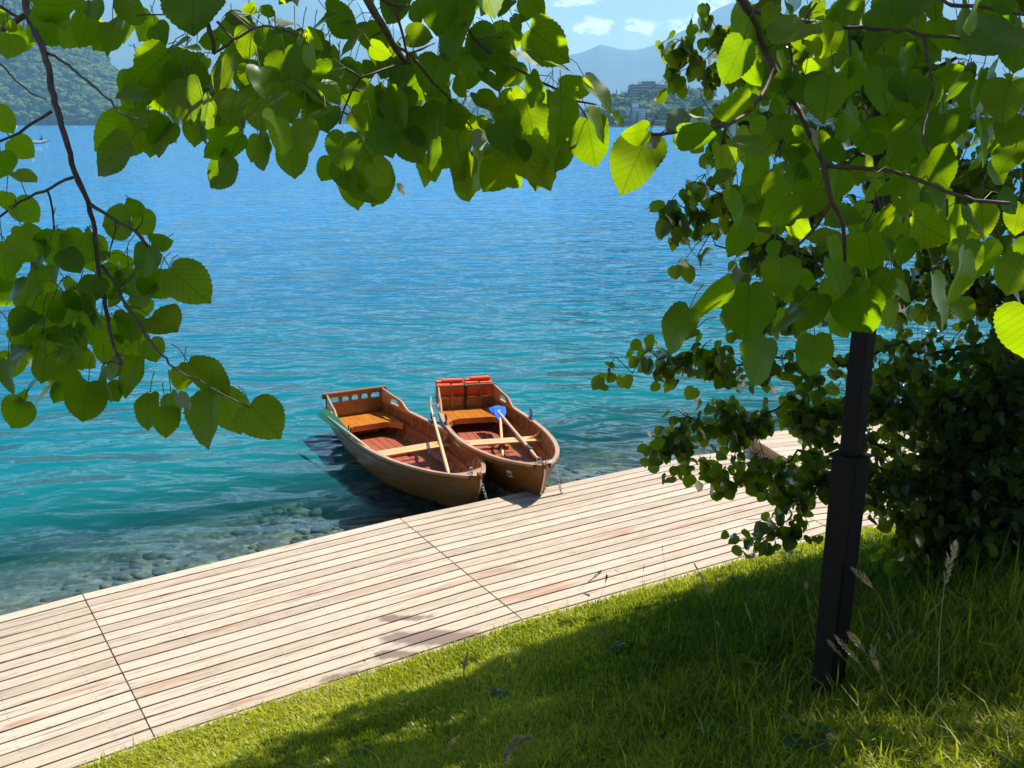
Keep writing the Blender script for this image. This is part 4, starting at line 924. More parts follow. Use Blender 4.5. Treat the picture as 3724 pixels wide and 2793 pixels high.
LAB = {'left': 'linden branch hanging down the left edge with leaves against the water', 'top': 'linden branch arching across the top middle in front of the mountains', 'right': 'linden branch hanging at upper right in front of the dark post'}
SHADE = {'left': .80, 'top': .30, 'right': .35}
def build_branches():
    r = random.Random(21)
    for key in ('left', 'top', 'right'):
        root = empty('linden_branch'); tag(root, LAB[key], 'tree branch', 'overhanging linden branches'); BR[key] = dict(root=root, stem=[], O=[], Y=[], N=[], S=[])
        ph = r.uniform(0, 6); first = True
        for line in STEMS[key]:
            pts, th = line.split('|'); t0, t1 = (float(v) for v in th.split(',')); q = pts.split(); t = q[0]
            P = []
            for s in q[1:]:
                x, y = (float(v) for v in s.split(',')); px, py = tp(t, x, y)
                P.append(at(px, py, 2.16 + .16 * math.sin(px / 60 + ph) + .10 * math.sin(py / 45 + ph * 2)))
            # smooth, slightly knobbly
            Q = []
            for i in range(len(P) - 1):
                a, b, c, d = P[max(i - 1, 0)], P[i], P[i + 1], P[min(i + 2, len(P) - 1)]
                n = max(2, int((c - b).length / .02))
                for j in range(n):
                    u = j / n; Q.append(.5 * ((2 * b) + (c - a) * u + (2 * a - 5 * b + 4 * c - d) * u * u + (3 * b - a - 3 * c + d) * u ** 3))
            Q.append(P[-1]); m = len(Q)
            Q = [p + Vector((r.gauss(0, .0011), r.gauss(0, .0011), r.gauss(0, .0011))) for p in Q]
            kk = K * 2.16 / FPX / 2
            rad = [max(.0011, (t0 + (t1 - t0) * i / (m - 1)) * kk * (1 + .10 * r.random() + (.25 if r.random() < .05 else 0))) for i in range(m)]
            mb = MB(); mb.tube(Q, rad, 8); o = mb.build('main_stem' if first else 'twig', M['twig'], root, smooth=True); first = False
            BR[key]['stem'] += Q
    def put(key, P0, P1, wr, depth, pale=False):
        d = P1 - P0; L = d.length; yd = d.normalized()
        side = yd.cross(FWD).normalized(); c = min(1, wr / .97); a = math.acos(c) * (1 if r.random() < .5 else -1)
        nrm = (-FWD) * math.cos(a) + side * math.sin(a)
        pt = r.gauss(0, .22); yd2 = (yd * math.cos(pt) + nrm * math.sin(pt)).normalized()
        b = BR[key]; b['O'].append(P0); b['Y'].append(yd2); b['N'].append(nrm); b['S'].append(.87 * max(L, L * wr / 1.0) / max(.85, math.cos(pt)) * r.uniform(.9, 1.08))
    for t, s in HERO.items():
        for (bx, by, tx, ty, wr) in parse(s):
            a, b = tp(t, bx, by), tp(t, tx, ty); key = area((a[0] + b[0]) / 2, (a[1] + b[1]) / 2)
            dep = 2.16 + .16 * math.sin(a[0] / 60) + r.gauss(0, .10); put(key, at(*a, dep), at(*b, dep + r.gauss(0, .02)), wr, dep)
    # leaves between the traced ones, set further back along the same twigs
    FILL = {'left': [(5, 225, 90, 330, 22), (60, 250, 150, 350, 16), (10, 330, 120, 390, 8), (0, 10, 60, 30, 6)], 'top': [(130, 50, 250, 130, 34), (200, 10, 330, 110, 34), (300, 20, 520, 120, 50), (330, 90, 560, 180, 40), (60, 0, 160, 30, 8)],
            'right': [(745, 0, 1030, 100, 52), (720, 110, 1030, 220, 46), (760, 210, 900, 320, 20), (930, 200, 1030, 300, 8)]}
    for key, L in FILL.items():
        for (x0, y0, x1, y1, n) in L:
            for _ in range(n):
                x, y = r.uniform(x0, x1), r.uniform(y0, y1); a = r.gauss(R(95), .5); ln = r.uniform(26, 46); dep = r.uniform(2.25, 2.75)
                put(key, at(x, y, dep), at(x + ln * math.cos(a), y + ln * math.sin(a), dep), r.uniform(.45, 1), dep)
    # loose leaf clumps added above the frame, sunward, to shade the hanging leaves
    for key, n in (('left', 120), ('top', 22), ('right', 40)):
        b = BR[key]; base = list(b['O'])
        for _ in range(n):
            p = r.choice(base); h = r.uniform(.3, 2.0); q0 = p + Vector(SUN) * h / SUN.z
            for _ in range(7):
                q = q0 + Vector((r.gauss(0, .06), r.gauss(0, .06), r.gauss(0, .06)))
                v = q - CAM; zc = v.dot(FWD)
                if zc > 0.2 and 384 - FPX * v.dot(UPC) / zc > -34: continue
                yd = Vector((r.gauss(0, .6), r.gauss(0, .6), -.7)).normalized(); nn = Vector((r.gauss(0, .7), r.gauss(0, .7), r.gauss(.9, .4)))
                b['O'].append(q); b['Y'].append(yd); b['N'].append(nn); b['S'].append(r.uniform(.09, .125))
    for key, b in BR.items():
        leaves('foliage', b['O'], b['Y'], b['N'], b['S'], M['leaf'], b['root'], T_HERO, fold=.16, droop=.12, wave=.035)
        # leaf stalks, each reaching for the nearest twig
        S = np.array([tuple(p) for p in b['stem']]); pm = MB()
        for O, Y in zip(b['O'], b['Y']):
            d = np.linalg.norm(S - np.array(O), axis=1); j = int(d.argmin())
            if .006 < d[j] < .075: end = Vector(S[j])
            else: end = O - Y * .045 + Vector((0, 0, .012))
            mid = O.lerp(end, .5) + Vector((0, 0, .010)); pm.tube([O + Y * .004, mid, end], [.0012, .0011, .0013], 4, cap=False)
        pm.build('leaf_stalks', M['petiole'], b['root'], smooth=True)['kind'] = 'stuff'
    for t, s in PALE.items():
        for (bx, by, tx, ty, wr) in parse(s):
            a, b = tp(t, bx, by), tp(t, tx, ty); key = area((a[0] + b[0]) / 2, (a[1] + b[1]) / 2); P0, P1 = at(*a, 2.0), at(*b, 2.0); yd = (P1 - P0).normalized()
            leaves('turned_leaf', [P0], [yd], [SUN * .8 - FWD * .5], [(P1 - P0).length * max(1, wr)], M['leaf_pale'], BR[key]['root'], T_HERO, fold=-.3, droop=.15, wave=.05)
build_branches()
# ------------------------------------------------------------------ the tree on the bank at the right, with smaller-looking leaves
def bank_tree():
    r = random.Random(8)
    bx, by = 4.75, 8.75; base = Vector((bx, by, gz(bx, by) - .1))
    root = tag(empty('linden_tree', base), 'dense dark linden tree growing on the bank behind the post, boughs reaching over the boardwalk', 'tree')
    def loc(p): return Vector(p) - base
    tk = MB(); T = [base, base + Vector((-.05, .05, 1.2)), base + Vector((.1, .1, 2.6)), base + Vector((.0, .2, 4.5)), base + Vector((.15, .1, 7.0)), base + Vector((.1, .1, 9.5))]
    tk.tube([loc(p) for p in T], [.19, .15, .13, .11, .08, .03], 10); tk.build('trunk', M['bark'], root, smooth=True)
    O, Y, N, S = [], [], [], []
    def leaf_at(p, s=1.0, down=.9, spread=.55):
        d = Vector((r.gauss(0, .55), r.gauss(0, .55), -down + r.gauss(0, .45))).normalized()
        O.append(loc(p)); Y.append(d); N.append(Vector((r.gauss(0, spread), r.gauss(-.25, spread), r.gauss(.75, .4)))); S.append(r.uniform(.072, .115) * s)
    def bough(pts, r0, r1, n, th=(.02, .004), ls=1.0):
        """a limb through image points (x, y, depth) seen from the path; leaves cluster on its side twigs"""
        P = [at(x, y, d) for x, y, d in pts]; Q = []
        for a, b in zip(P, P[1:]):
            k = max(2, int((b - a).length / .12)); Q += [a.lerp(b, j / k) + Vector((r.gauss(0, .02), r.gauss(0, .02), r.gauss(0, .025) - .12 * math.sin(3.1 * j / k))) for j in range(k)]
        Q.append(P[-1]); m = len(Q)
        mb = MB(); mb.tube([loc(q) for q in Q], [th[0] + (th[1] - th[0]) * i / (m - 1) for i in range(m)], 6)
        nt = max(3, n // 9)
        for i in range(nt):
            f = r.random() ** .8; c = Q[min(m - 1, int(f * m))]; rad = r0 + (r1 - r0) * f
            e = c + Vector((r.gauss(0, rad), r.gauss(0, rad), r.gauss(-.25 * rad, rad * .75)))
            mb.tube([loc(c), loc(c.lerp(e, .5) + Vector((0, 0, .03))), loc(e)], [.005, .0035, .002], 4)
            for _ in range(int(n / nt)):
                g = r.random(); leaf_at(c.lerp(e, g) + Vector((r.gauss(0, .06), r.gauss(0, .06), r.gauss(-.03, .05))), ls)
        mb.build('bough', M['bark'], root, smooth=True)
    B = [   # image points with depth, scatter, leaf count
        ([(1010, 330, 8.0), (900, 345, 7.6), (800, 348, 7.2), (700, 351, 6.9), (650, 352, 6.8), (616, 357, 6.75)], .22, .07, 150),
        ([(960, 400, 8.2), (860, 392, 7.7), (790, 400, 7.3), (730, 408, 7.0), (690, 418, 6.9), (652, 436, 6.8)], .26, .07, 210),
        ([(960, 440, 8.2), (870, 440, 7.8), (800, 448, 7.4), (740, 460, 7.2), (700, 461, 7.1)], .20, .06, 130),
        ([(970, 470, 8.1), (880, 470, 7.7), (820, 480, 7.5), (780, 495, 7.4), (760, 540, 7.4)], .22, .09, 190),
        ([(960, 100, 9.0), (860, 80, 8.4), (780, 60, 8.0), (720, 45, 7.8), (684, 42, 7.7)], .45, .10, 420),
        ([(960, 60, 9.0), (860, 30, 8.4), (780, 18, 8.0), (710, 18, 7.8)], .42, .10, 300),
        ([(960, 170, 9.0), (860, 150, 8.2), (770, 120, 7.7), (700, 95, 7.5)], .42, .12, 420),
        ([(960, 230, 8.8), (860, 200, 8.0), (770, 185, 7.5), (700, 182, 7.3), (672, 200, 7.25)], .38, .10, 400),
        ([(960, 270, 8.6), (860, 255, 7.9), (780, 240, 7.5), (705, 228, 7.3), (688, 245, 7.3)], .34, .10, 340),
        ([(980, 290, 8.6), (880, 280, 7.9), (800, 285, 7.6), (730, 300, 7.4)], .30, .14, 240),
        ([(1060, 200, 8.6), (980, 180, 8.6), (920, 150, 8.4)], .55, .5, 520),
        ([(1090, 330, 8.0), (1020, 300, 8.2), (950, 260, 8.4)], .4, .3, 260),
        ([(1080, 420, 8.6), (1010, 400, 8.6), (950, 395, 8.4), (940, 400, 8.2)], .40, .24, 800),
        ([(1080, 470, 8.4), (1000, 450, 8.4), (975, 445, 8.2), (952, 455, 8.0)], .42, .24, 950),
        ([(1090, 520, 8.0), (1010, 500, 8.0), (970, 500, 8.0), (935, 512, 7.9)], .40, .22, 1000),
        ([(1100, 560, 7.8), (1030, 545, 7.8), (970, 530, 7.8), (925, 525, 7.8)], .36, .20, 800),
        ([(1110, 380, 7.6), (1050, 370, 7.8), (1000, 370, 8.0)], .35, .3, 420),
        ([(970, 405, 8.1), (905, 402, 7.8), (850, 398, 7.6), (795, 412, 7.4)], .20, .10, 150),
        ([(960, 480, 8.0), (900, 470, 7.8), (860, 480, 7.7), (838, 505, 7.6)], .20, .12, 60),
        ([(860, 400, 8.2), (880, 375, 8.0), (905, 360, 7.9), (940, 352, 7.9)], .16, .12, 90),
    ]
    for i, (pts, r0, r1, n) in enumerate(B):
        upper = 4 <= i <= 9; bough(pts, r0 * (1.0 if upper else 1.08), r1 * (1.3 if upper else 1.15), int(n * (.9 if upper else 2.3 if n > 300 else 2.1)), ls=1.3 if upper else 1.0)
    leaves('foliage', O, Y, N, S, M['leaf_tree'], root, T_MID, fold=.2, droop=.2, wave=.05)
    # unseen upper crown, its clumps placed sunward to shape the shade on the bank
    O.clear(); Y.clear(); N.clear(); S.clear()
    up = MB(); TOP = [base + Vector((.1, .1, z)) for z in (5.2, 6.2, 7.2, 8.4, 9.2)]; clumps = []
    def shaded(x, y):
        u = float(inland(np.array([x]), np.array([y]))[0]) - INNER
        e = .55 + .48 * max(0, -x - .2) + .18 * vnoise(np.array([x]), np.array([y]), 1.5, 31)[0]      # the sunny strip by the boardwalk widens to the left
        if x > 2.2: e -= .12 * (x - 2.2)
        return u > e
    LIT = []  # openings kept free of clumps so sun patches fall here
    for px, py, q in ((385, 743, .28), (420, 733, .15), (345, 700, .2), (880, 752, .26), (925, 748, .42), (975, 732, .36), (1010, 758, .44), (1018, 700, .18), (940, 768, .4), (760, 762, .16), (840, 762, .2)):
        p = hit(px, py); LIT.append((p.x, p.y, q))
    for bx_, by_, hx, hy in ((910, 691, 862, 580), (937, 762, 950, 560), (907, 627, 940, 600), (900, 705, 856, 650), (890, 708, 868, 655), (503, 776, 513, 745), (439, 776, 450, 742), (463, 680, 466, 662)):
        b_ = hit(bx_, by_); p = at(hx, hy, (b_ - CAM).dot(FWD)); dz = p.z - gz(p.x, p.y); LIT.append((p.x - .55 * dz, p.y - .45 * dz, .33))
    tries = 0; n = 0
    while n < 4200 and tries < 200000:
        tries += 1
        x, y = r.uniform(-4.5, 7.5), r.uniform(2.0, 10.5)
        if float(inland(np.array([x]), np.array([y]))[0]) < INNER + .2 or not shaded(x, y): continue
        if any((x - a) ** 2 + ((y - b)) ** 2 < q * q for a, b, q in LIT): continue
        z = gz(x, y); h = r.uniform(1.5, 9.5); q = Vector((x, y, z)) + Vector((.55, .45, 1)) * h
        if q.z < 5.0: continue
        v = q - CAM; zc = v.dot(FWD)
        if zc > .1 and 384 - FPX * v.dot(UPC) / zc > -45 and abs(v.dot(RIGHT) / zc * FPX) < 620: continue
        if (q - Vector((3.9, 7.4, 7.4))).length > 6.2: continue
        n += 1; clumps.append(q)
        for _ in range(9):
            leaf_at(q + Vector((r.gauss(0, .12), r.gauss(0, .12), r.gauss(0, .11))), 1.45, .4, .35)
    for c in clumps[::14]:
        s_ = min(TOP, key=lambda t: (t - c).length); mid = s_.lerp(c, .5) + Vector((0, 0, .35)); up.tube([loc(s_), loc(mid), loc(c)], [.05, .03, .008], 5)
    up.build('bough', M['bark'], root, smooth=True)
    leaves('foliage', O, Y, N, S, M['leaf_tree'], root, T_LOW, fold=.15, droop=.15, wave=.0)
bank_tree()

# ------------------------------------------------------------------ far shore
def skyline(pts):
    xs = [p[0] for p in pts]; ys = [p[1] for p in pts]
    return lambda x: np.interp(x, xs, ys)
def land(name, sky, d0, d1, x0, x1, mat, y_shore, rows=14, cols=120, rough=0.0, seed=0, back=True):
    """terrain rising from the shore at depth d0 to a skyline seen at depth d1, then falling behind; real height at real distance"""
    px = np.linspace(x0, x1, cols); V = []
    for j in range(rows + (4 if back else 0)):
        f = min(1, j / (rows - 1)); dd = d0 + (d1 - d0) * f + max(0, j - rows + 1) * (d1 - d0) * .25
        top = (HOR - sky(px)) * d1 / FPX * 1.0
        prof = f ** .85 if j < rows else 1 - .3 * (j - rows + 1)
        X = (px - 512) / FPX * dd; Yw = np.full_like(px, dd)
        Z = ZW - .6 + np.maximum(top + CAMZ, 1.0) * prof
        Z = Z + rough * f * (1 - .5 * f) * vnoise(X, Yw, 10 / (d1 - d0), seed) + rough * .35 * f * vnoise(X, Yw, 34 / (d1 - d0), seed + 1)
        V.append(np.stack([X, Yw / math.cos(PITCH) * math.cos(PITCH), Z], 1))
    V = np.concatenate(V); n = cols; m = rows + (4 if back else 0)
    i = np.arange((m - 1) * n).reshape(m - 1, n)[:, :-1].ravel(); F = np.stack([i, i + 1, i + n + 1, i + n], 1)
    return tag(npmesh(name, V, F, mat, smooth=True), kind='structure')
def mat_land(name, a, b, c, s, bmp=.8):
    k = material(name); p = k.pos(); n = k.noise(p, s, 6, .65); n2 = k.noise(p, s * 9, 4, .6)
    col = k.mix(k.range(n, .4, .6), a, b); col = k.mix(k.range(n2, .55, .75), col, c)
    return k.done(k.bsdf(col, .95, .1, k.bump(n2, bmp, .3 / s)))
m_forest = mat_land('forest_floor', (.014, .030, .012), (.03, .055, .018), (.045, .07, .02), .012)
m_mount = mat_land('mountain_rock_and_wood', (.05, .075, .085), (.08, .10, .105), (.10, .12, .125), .0015, .12)
sk_hill = skyline([(-260, -140), (-60, -58), (0, -30), (40, 2), (62, 20), (90, 39), (106, 52), (122, 66), (134, 88), (146, 110), (165, 119), (260, 119.5)])
sk_mid = skyline([(120, 118), (300, 112), (345, 101), (375, 99), (420, 105), (500, 110), (560, 116), (620, 118)])
sk_town = skyline([(560, 123), (596, 119), (610, 103), (640, 98), (665, 98), (700, 99), (740, 101), (800, 106), (960, 108), (1100, 100)])
land('hills', sk_hill, 1500, 1950, -260, 175, m_forest, 125, rough=14, seed=2)
land('hills', sk_mid, 2300, 2900, 100, 640, m_forest, 124, rough=20, seed=5)
land('hills', sk_town, 960, 1180, 555, 1100, m_forest, 127, rough=5, seed=7)
land('mountains', skyline([(-300, -6), (100, -10), (240, -14), (325, 0), (354, 8), (372, 24), (410, 40), (476, 52), (540, 60), (575, 64), (640, 90), (700, 118)]), 5200, 8200, -300, 720, m_mount, 120, rows=22, cols=220, rough=55, seed=12)
land('mountains', skyline([(470, 90), (540, 70), (577, 60), (595, 53), (614, 56), (628, 55), (651, 49), (670, 37), (700, 22), (740, 10), (800, 2), (900, -6), (1050, -10)]), 4600, 7000, 470, 1300, m_mount, 120, rows=22, cols=220, rough=40, seed=15)

# tree crowns for the far shore: lumpy, lit by the same sun
def crown_mesh(name, conifer, seed):
    r = random.Random(seed); mb = MB()
    bm = bmesh.new(); bmesh.ops.create_icosphere(bm, subdivisions=2, radius=1); SV = [v.co.copy() for v in bm.verts]; SF = [tuple(v.index for v in f.verts) for f in bm.faces]; bm.free()
    if conifer:
        for t in range(6):
            z = .16 + t * .14; rr = .21 * (1 - t / 6.6); V = [(0, 0, z + .22)] + [(rr * (1 + r.uniform(-.25, .25)) * math.cos(a), rr * (1 + r.uniform(-.25, .25)) * math.sin(a), z + r.uniform(-.03, .03)) for a in [6.283 * q / 11 for q in range(11)]]
            mb.add(V, [(0, 1 + q, 1 + (q + 1) % 11) for q in range(11)] + [tuple(range(11, 0, -1))], tint=r.random())
    else:
        for t in range(9):
            c = Vector((r.gauss(0, .17), r.gauss(0, .17), .58 + r.gauss(0, .17))); s = r.uniform(.16, .27)
            mb.add([c + Vector((v.x, v.y, v.z * .9)) * s * (1 + .22 * math.sin(7 * v.x + t) * math.sin(6 * v.y + 2 * t) + r.uniform(-.1, .1)) for v in SV], SF, tint=r.random())
    mb.tube([(0, 0, -.05), (0, 0, .5)], [.03, .02], 6, tint=.1, mat=1)
    me_o = mb.build(name, [M['far_leaf_dark'] if conifer else M['far_leaf'], M['bark']], smooth=not conifer); return me_o
def mat_far(name, a, b):
    k = material(name); t = k.attr('tint'); oi = k.new('ShaderNodeObjectInfo').outputs['Random']; n = k.noise(k.coord('Object'), 7, 4, .65)
    c = k.mix(oi, a, b); c = k.mix(k.range(n, .35, .7), c, tuple(x * 1.7 for x in b)); c = k.mix(k.math('MULTIPLY', t, .4), c, a)
    return k.done(k.bsdf(c, .9, .15, k.bump(n, 1.0, .4)))
M['far_leaf'] = mat_far('far_foliage', (.030, .062, .018), (.060, .100, .026)); M['far_leaf_dark'] = mat_far('far_conifer_foliage', (.014, .034, .018), (.026, .052, .024))
PROTO = [crown_mesh('broadleaf_tree', False, 1), crown_mesh('broadleaf_tree', False, 2), crown_mesh('conifer_tree', True, 3), crown_mesh('broadleaf_tree', False, 5)]
def far_tree(kind, px, depth, z, h, label, group, first=[set()]):
    o = PROTO[kind]
    if kind in first[0]: o = o.copy(); link(o)
    first[0].add(kind); o.location = ((px - 512) / FPX * depth, depth, z); s = h; o.scale = (s * random.uniform(.85, 1.25), s, s); o.rotation_euler = (0, 0, random.uniform(0, 6.28))
    tag(o, label, 'tree', group)
def forest(name, sky, d0, d1, x0, x1, n, hmin, hmax, label, seed):
    """the far wood that reads as one mass: one object"""
    r = random.Random(seed); parts = [(np.array([v.co[:] for v in o.data.vertices]), [tuple(p.vertices) for p in o.data.polygons]) for o in PROTO]
    V, F3, Fn, T = [], [], {}, []; off_ = 0
    for _ in range(n):
        px = r.uniform(x0, x1); f = r.random() ** .9; dd = d0 + (d1 - d0) * f
        top = max((HOR - sky(px)) * d1 / FPX + CAMZ, 1.0); z = ZW - .6 + top * f ** .85
        kd = r.choice([0, 1, 3, 0, 1, 2, 2]); v, fs = parts[kd]; h = r.uniform(hmin, hmax) * (1.15 if kd == 2 else 1); a = r.uniform(0, 6.28)
        c, s = math.cos(a), math.sin(a); q = np.stack([v[:, 0] * c - v[:, 1] * s, v[:, 0] * s + v[:, 1] * c, v[:, 2]], 1) * np.array([h * 1.25, h * 1.25, h])
        V.append(q + np.array([(px - 512) / FPX * dd, dd, z])); T.append(np.full(len(v), (.9 if kd == 2 else r.random() * .75)))
        for g in fs: Fn.setdefault(len(g), []).append(tuple(off_ + i for i in g))
        off_ += len(v)
    k = material(name + '_canopy'); t = k.attr('tint'); nn = k.noise(k.pos(), .09, 5, .65)
    c = k.ramp(t, [(0, (.024, .055, .012)), (.45, (.055, .098, .018)), (.75, (.10, .14, .032)), (.8, (.016, .040, .018)), (1, (.018, .044, .02))])
    c = k.mix(k.range(nn, .4, .7, 0, .5), c, (.13, .17, .04)); m = k.done(k.bsdf(c, .95, .1, k.bump(nn, 1.0, 3.0)))
    tag(npmesh(name, np.concatenate(V), [np.array(f) for f in Fn.values()], m, attrs={'tint': np.concatenate(T)}), label, 'forest', kind='stuff')
forest('forest', sk_hill, 1508, 1950, -60, 150, 1500, 17, 30, 'mixed forest covering the hillside across the lake at the left', 4)
forest('forest', sk_mid, 2310, 2900, 120, 620, 800, 18, 30, 'hazy wooded ridge beyond the lake behind the top leaves', 6)
forest('forest', sk_town, 975, 1185, 560, 1080, 420, 9, 17, 'wooded slope around the hotels across the lake', 9)
for i, (px, h, kd) in enumerate(((9, 24, 0), (14, 27, 1), (21, 22, 3), (29, 24, 1), (36, 26, 0), (44, 20, 2), (52, 22, 3), (60, 17, 1), (68, 24, 2), (76, 26, 0), (84, 20, 1), (91, 16, 3), (98, 14, 0))):
    far_tree(kd, px, 1490 + 6 * (i % 3), ZW - .2, h, 'round leafy tree standing at the waterline below the forested hill' if kd != 2 else 'pointed dark conifer at the waterline below the forested hill', 'trees along the far left shore')
for i, (px, py, h, kd) in enumerate(((612, 100, 11, 2), (617, 99, 9, 2), (627, 96, 12, 2), (633, 95, 14, 2), (664, 100, 13, 2), (671, 98, 18, 2), (677, 101, 11, 2), (684, 101, 14, 2), (640, 118, 21, 0), (645, 116, 18, 1), (652, 122, 17, 3), (660, 118, 19, 0), (667, 120, 17, 1), (675, 117, 18, 3), (683, 119, 16, 0), (648, 126, 10, 1), (656, 126.5, 9, 0), (665, 126.5, 11, 3), (620, 126, 10, 0))):
    d = 975 + max(0, (126 - py)) * 7; z = CAMZ + (HOR - py) / FPX * d - 1
    far_tree(kd, px, d, z, h, 'rounded tree on the slope below the terraced hotel across the lake' if kd != 2 else 'dark conifer rising beside the terraced hotel across the lake', 'trees around the far hotels')

def fbox(mb, x0, x1, y0, y1, d, dep, **k):        # box filling image x0..x1, y0..y1 at depth d, dep metres thick
    X0, X1 = (x0 - 512) / FPX * d, (x1 - 512) / FPX * d; Z0, Z1 = CAMZ + (HOR - y1) / FPX * d, CAMZ + (HOR - y0) / FPX * d
    mb.box((X0, d, Z0), (X1, d + dep, Z1), **k)
P_ = lambda n, c, **k: mat_plain(n, c, k.get('rough', .8), var=.1, nscale=.2)
m_conc, m_dark, m_red, m_white, m_roof, m_slate, m_wood = P_('pale_concrete', (.34, .34, .36)), P_('window_band', (.05, .055, .07), rough=.2), P_('rust_cladding', (.13, .085, .085)), P_('white_render', (.70, .70, .70)), P_('orange_roof_tiles', (.48, .24, .14)), P_('grey_roof', (.16, .15, .16)), P_('brown_timber', (.12, .08, .06))
def hotel():
    root = tag(empty('terraced_hotel'), 'long terraced hotel with pale balcony bands on the wooded hill across the lake', 'hotel')
    w_ = MB(); fbox(w_, 625, 660, 87.5, 101, 1130, 16); w_.build('wall', m_red, root)
    for i in range(5):
        b = MB(); y = 89.0 + i * 2.55; fbox(b, 624.2 - (i % 2) * .3, 661.2, y, y + .85, 1127.5, 20); b.build('balcony_band', m_conc, root)
        g = MB(); fbox(g, 625.2, 659.8, y + 1.0, y + 2.3, 1129.3, 1); g.build('window_band', m_dark, root)
    t = MB(); fbox(t, 636, 649, 84.6, 88.7, 1134, 10); t.build('roof_storey', m_red, root); t = MB(); fbox(t, 635, 650, 86.4, 87.0, 1132.8, 12); t.build('roof_edge', m_conc, root)
    for x in (638.5, 641.5, 645, 648): a = MB(); fbox(a, x - .12, x + .12, 81.8, 84.5, 1137, .4); a.build('antenna', m_dark, root)
hotel()
def white_house():
    root = tag(empty('white_hotel'), 'white lakeside hotel of several storeys with a small roof tower', 'hotel')
    w_ = MB(); fbox(w_, 625.5, 639.5, 109.5, 121.5, 985, 14); w_.build('wall', m_white, root); w_ = MB(); fbox(w_, 619, 625.4, 111.5, 121.5, 990, 12); w_.build('side_wing', m_white, root)
    t = MB(); fbox(t, 628, 633.5, 104.5, 109.4, 988, 7); t.build('tower', m_white, root); t = MB(); fbox(t, 627.5, 634, 103.8, 104.4, 987, 9); t.build('tower_roof', m_slate, root)
    t = MB(); fbox(t, 625, 640, 108.7, 109.4, 984, 16); t.build('roof', m_slate, root)
    for j in range(4):
        for i in range(6):
            x = 626.6 + i * 2.2; y = 111.2 + j * 2.5; g = MB(); fbox(g, x, x + 1.0, y, y + 1.3, 984.6, .35); g.build('window', m_dark, root)
    for j in range(3):
        b = MB(); fbox(b, 631, 635, 113 + j * 2.5, 113.5 + j * 2.5, 983.2, 1.3); b.build('balcony', m_wood, root)
white_house()
def house(x0, x1, y0, y1, d, roof_y, label, wall=None, roof=None):
    root = tag(empty('house'), label, 'house'); w_ = MB(); fbox(w_, x0, x1, roof_y, y1, d, 10); w_.build('wall', wall or m_white, root)
    X0, X1 = (x0 - .6 - 512) / FPX * d, (x1 + .6 - 512) / FPX * d; Z0, Z1 = CAMZ + (HOR - roof_y) / FPX * d, CAMZ + (HOR - y0) / FPX * d
    r_ = MB(); r_.add([(X0, d - 1, Z0), (X1, d - 1, Z0), (X1, d + 11, Z0), (X0, d + 11, Z0), (X0 + 1.5, d + 5, Z1), (X1 - 1.5, d + 5, Z1)], [(0, 1, 5, 4), (2, 3, 4, 5), (1, 2, 5), (3, 0, 4), (3, 2, 1, 0)]); r_.build('roof', roof or m_roof, root)
    n = max(2, int((x1 - x0) / 1.8)); rows = 2 if (y1 - roof_y) > 4 else 1
    for j in range(rows):
        for i in range(n):
            x = x0 + (x1 - x0) * (i + .3) / n; y = roof_y + (y1 - roof_y) * (j + .25) / rows; g = MB(); fbox(g, x, x + .7, y, y + (y1 - roof_y) / rows * .5, d - .3, .35); g.build('window', m_dark, root)
house(648.5, 658.5, 100.2, 106, 1080, 103.2, 'house with an orange roof below the terraced hotel')
house(671, 678.5, 98.4, 103, 1100, 101.0, 'smaller house with an orange roof between conifers on the hill')
house(-6, 8.4, 95, 112, 1475, 102.5, 'pale villa with a grey roof among trees at the left edge', roof=m_slate)
house(137, 145, 118.4, 123.6, 1600, 120.6, 'low pale house with a brown roof on the far left shore', roof=m_roof)
house(113.5, 119, 110, 114.5, 1700, 111.6, 'small house peeping out of the forest above the far left shore', roof=m_roof)
house(216, 222, 117.0, 123.6, 1900, 118.6, 'grey-roofed house on the distant shore behind the leaves', roof=m_slate)

# boats out on the lake
def lake_boat(px, py, L, label, name='rowing_boat', colour=None, heading=.15):
    d = (CAMZ - ZW) * FPX / (py - HOR); X = (px - 512) / FPX * d
    root = tag(empty(name, (X, d, ZW), (0, 0, heading)), label, 'boat'); mb = MB(); n = 16; rows = []
    for i in range(n + 1):
        f = i / n; x = -L / 2 + L * f; w_ = L * .16 * (math.sin(math.pi * (f * .82 + .18)) ** .7 if f < 1 else .02); h = L * (.10 + .06 * f ** 2)
        rows.append([(x, -w_ * .9, h * .85), (x, -w_, h), (x, -w_ * .6, -.02), (x, 0, -.1), (x, w_ * .6, -.02), (x, w_, h), (x, w_ * .9, h * .85), (x, w_ * .5, .08), (x, -w_ * .5, .08), (x, -w_ * .9, h * .85)])
    mb.grid(rows); mb.add([rows[0][j] for j in (1, 2, 3, 4, 5)], [(0, 1, 2, 3, 4)]); mb.build('hull', colour or M['white_boat'], root, smooth=True)
    for xx in (-.2, .15): s = MB(); s.box((xx * L - .12, -L * .14, L * .08), (xx * L + .12, L * .14, L * .08 + .04)); s.build('thwart', M['thwart'], root)
    return root, Vector((X, d, ZW))
M['white_boat'] = mat_plain('white_boat_paint', (.75, .75, .74), .35, var=.06)
M['cloth_dark'] = mat_plain('dark_clothing', (.02, .02, .028), .8); M['cloth_pink'] = mat_plain('pink_clothing', (.55, .2, .18), .8); M['skin'] = mat_plain('skin', (.45, .25, .17), .5, var=.05)
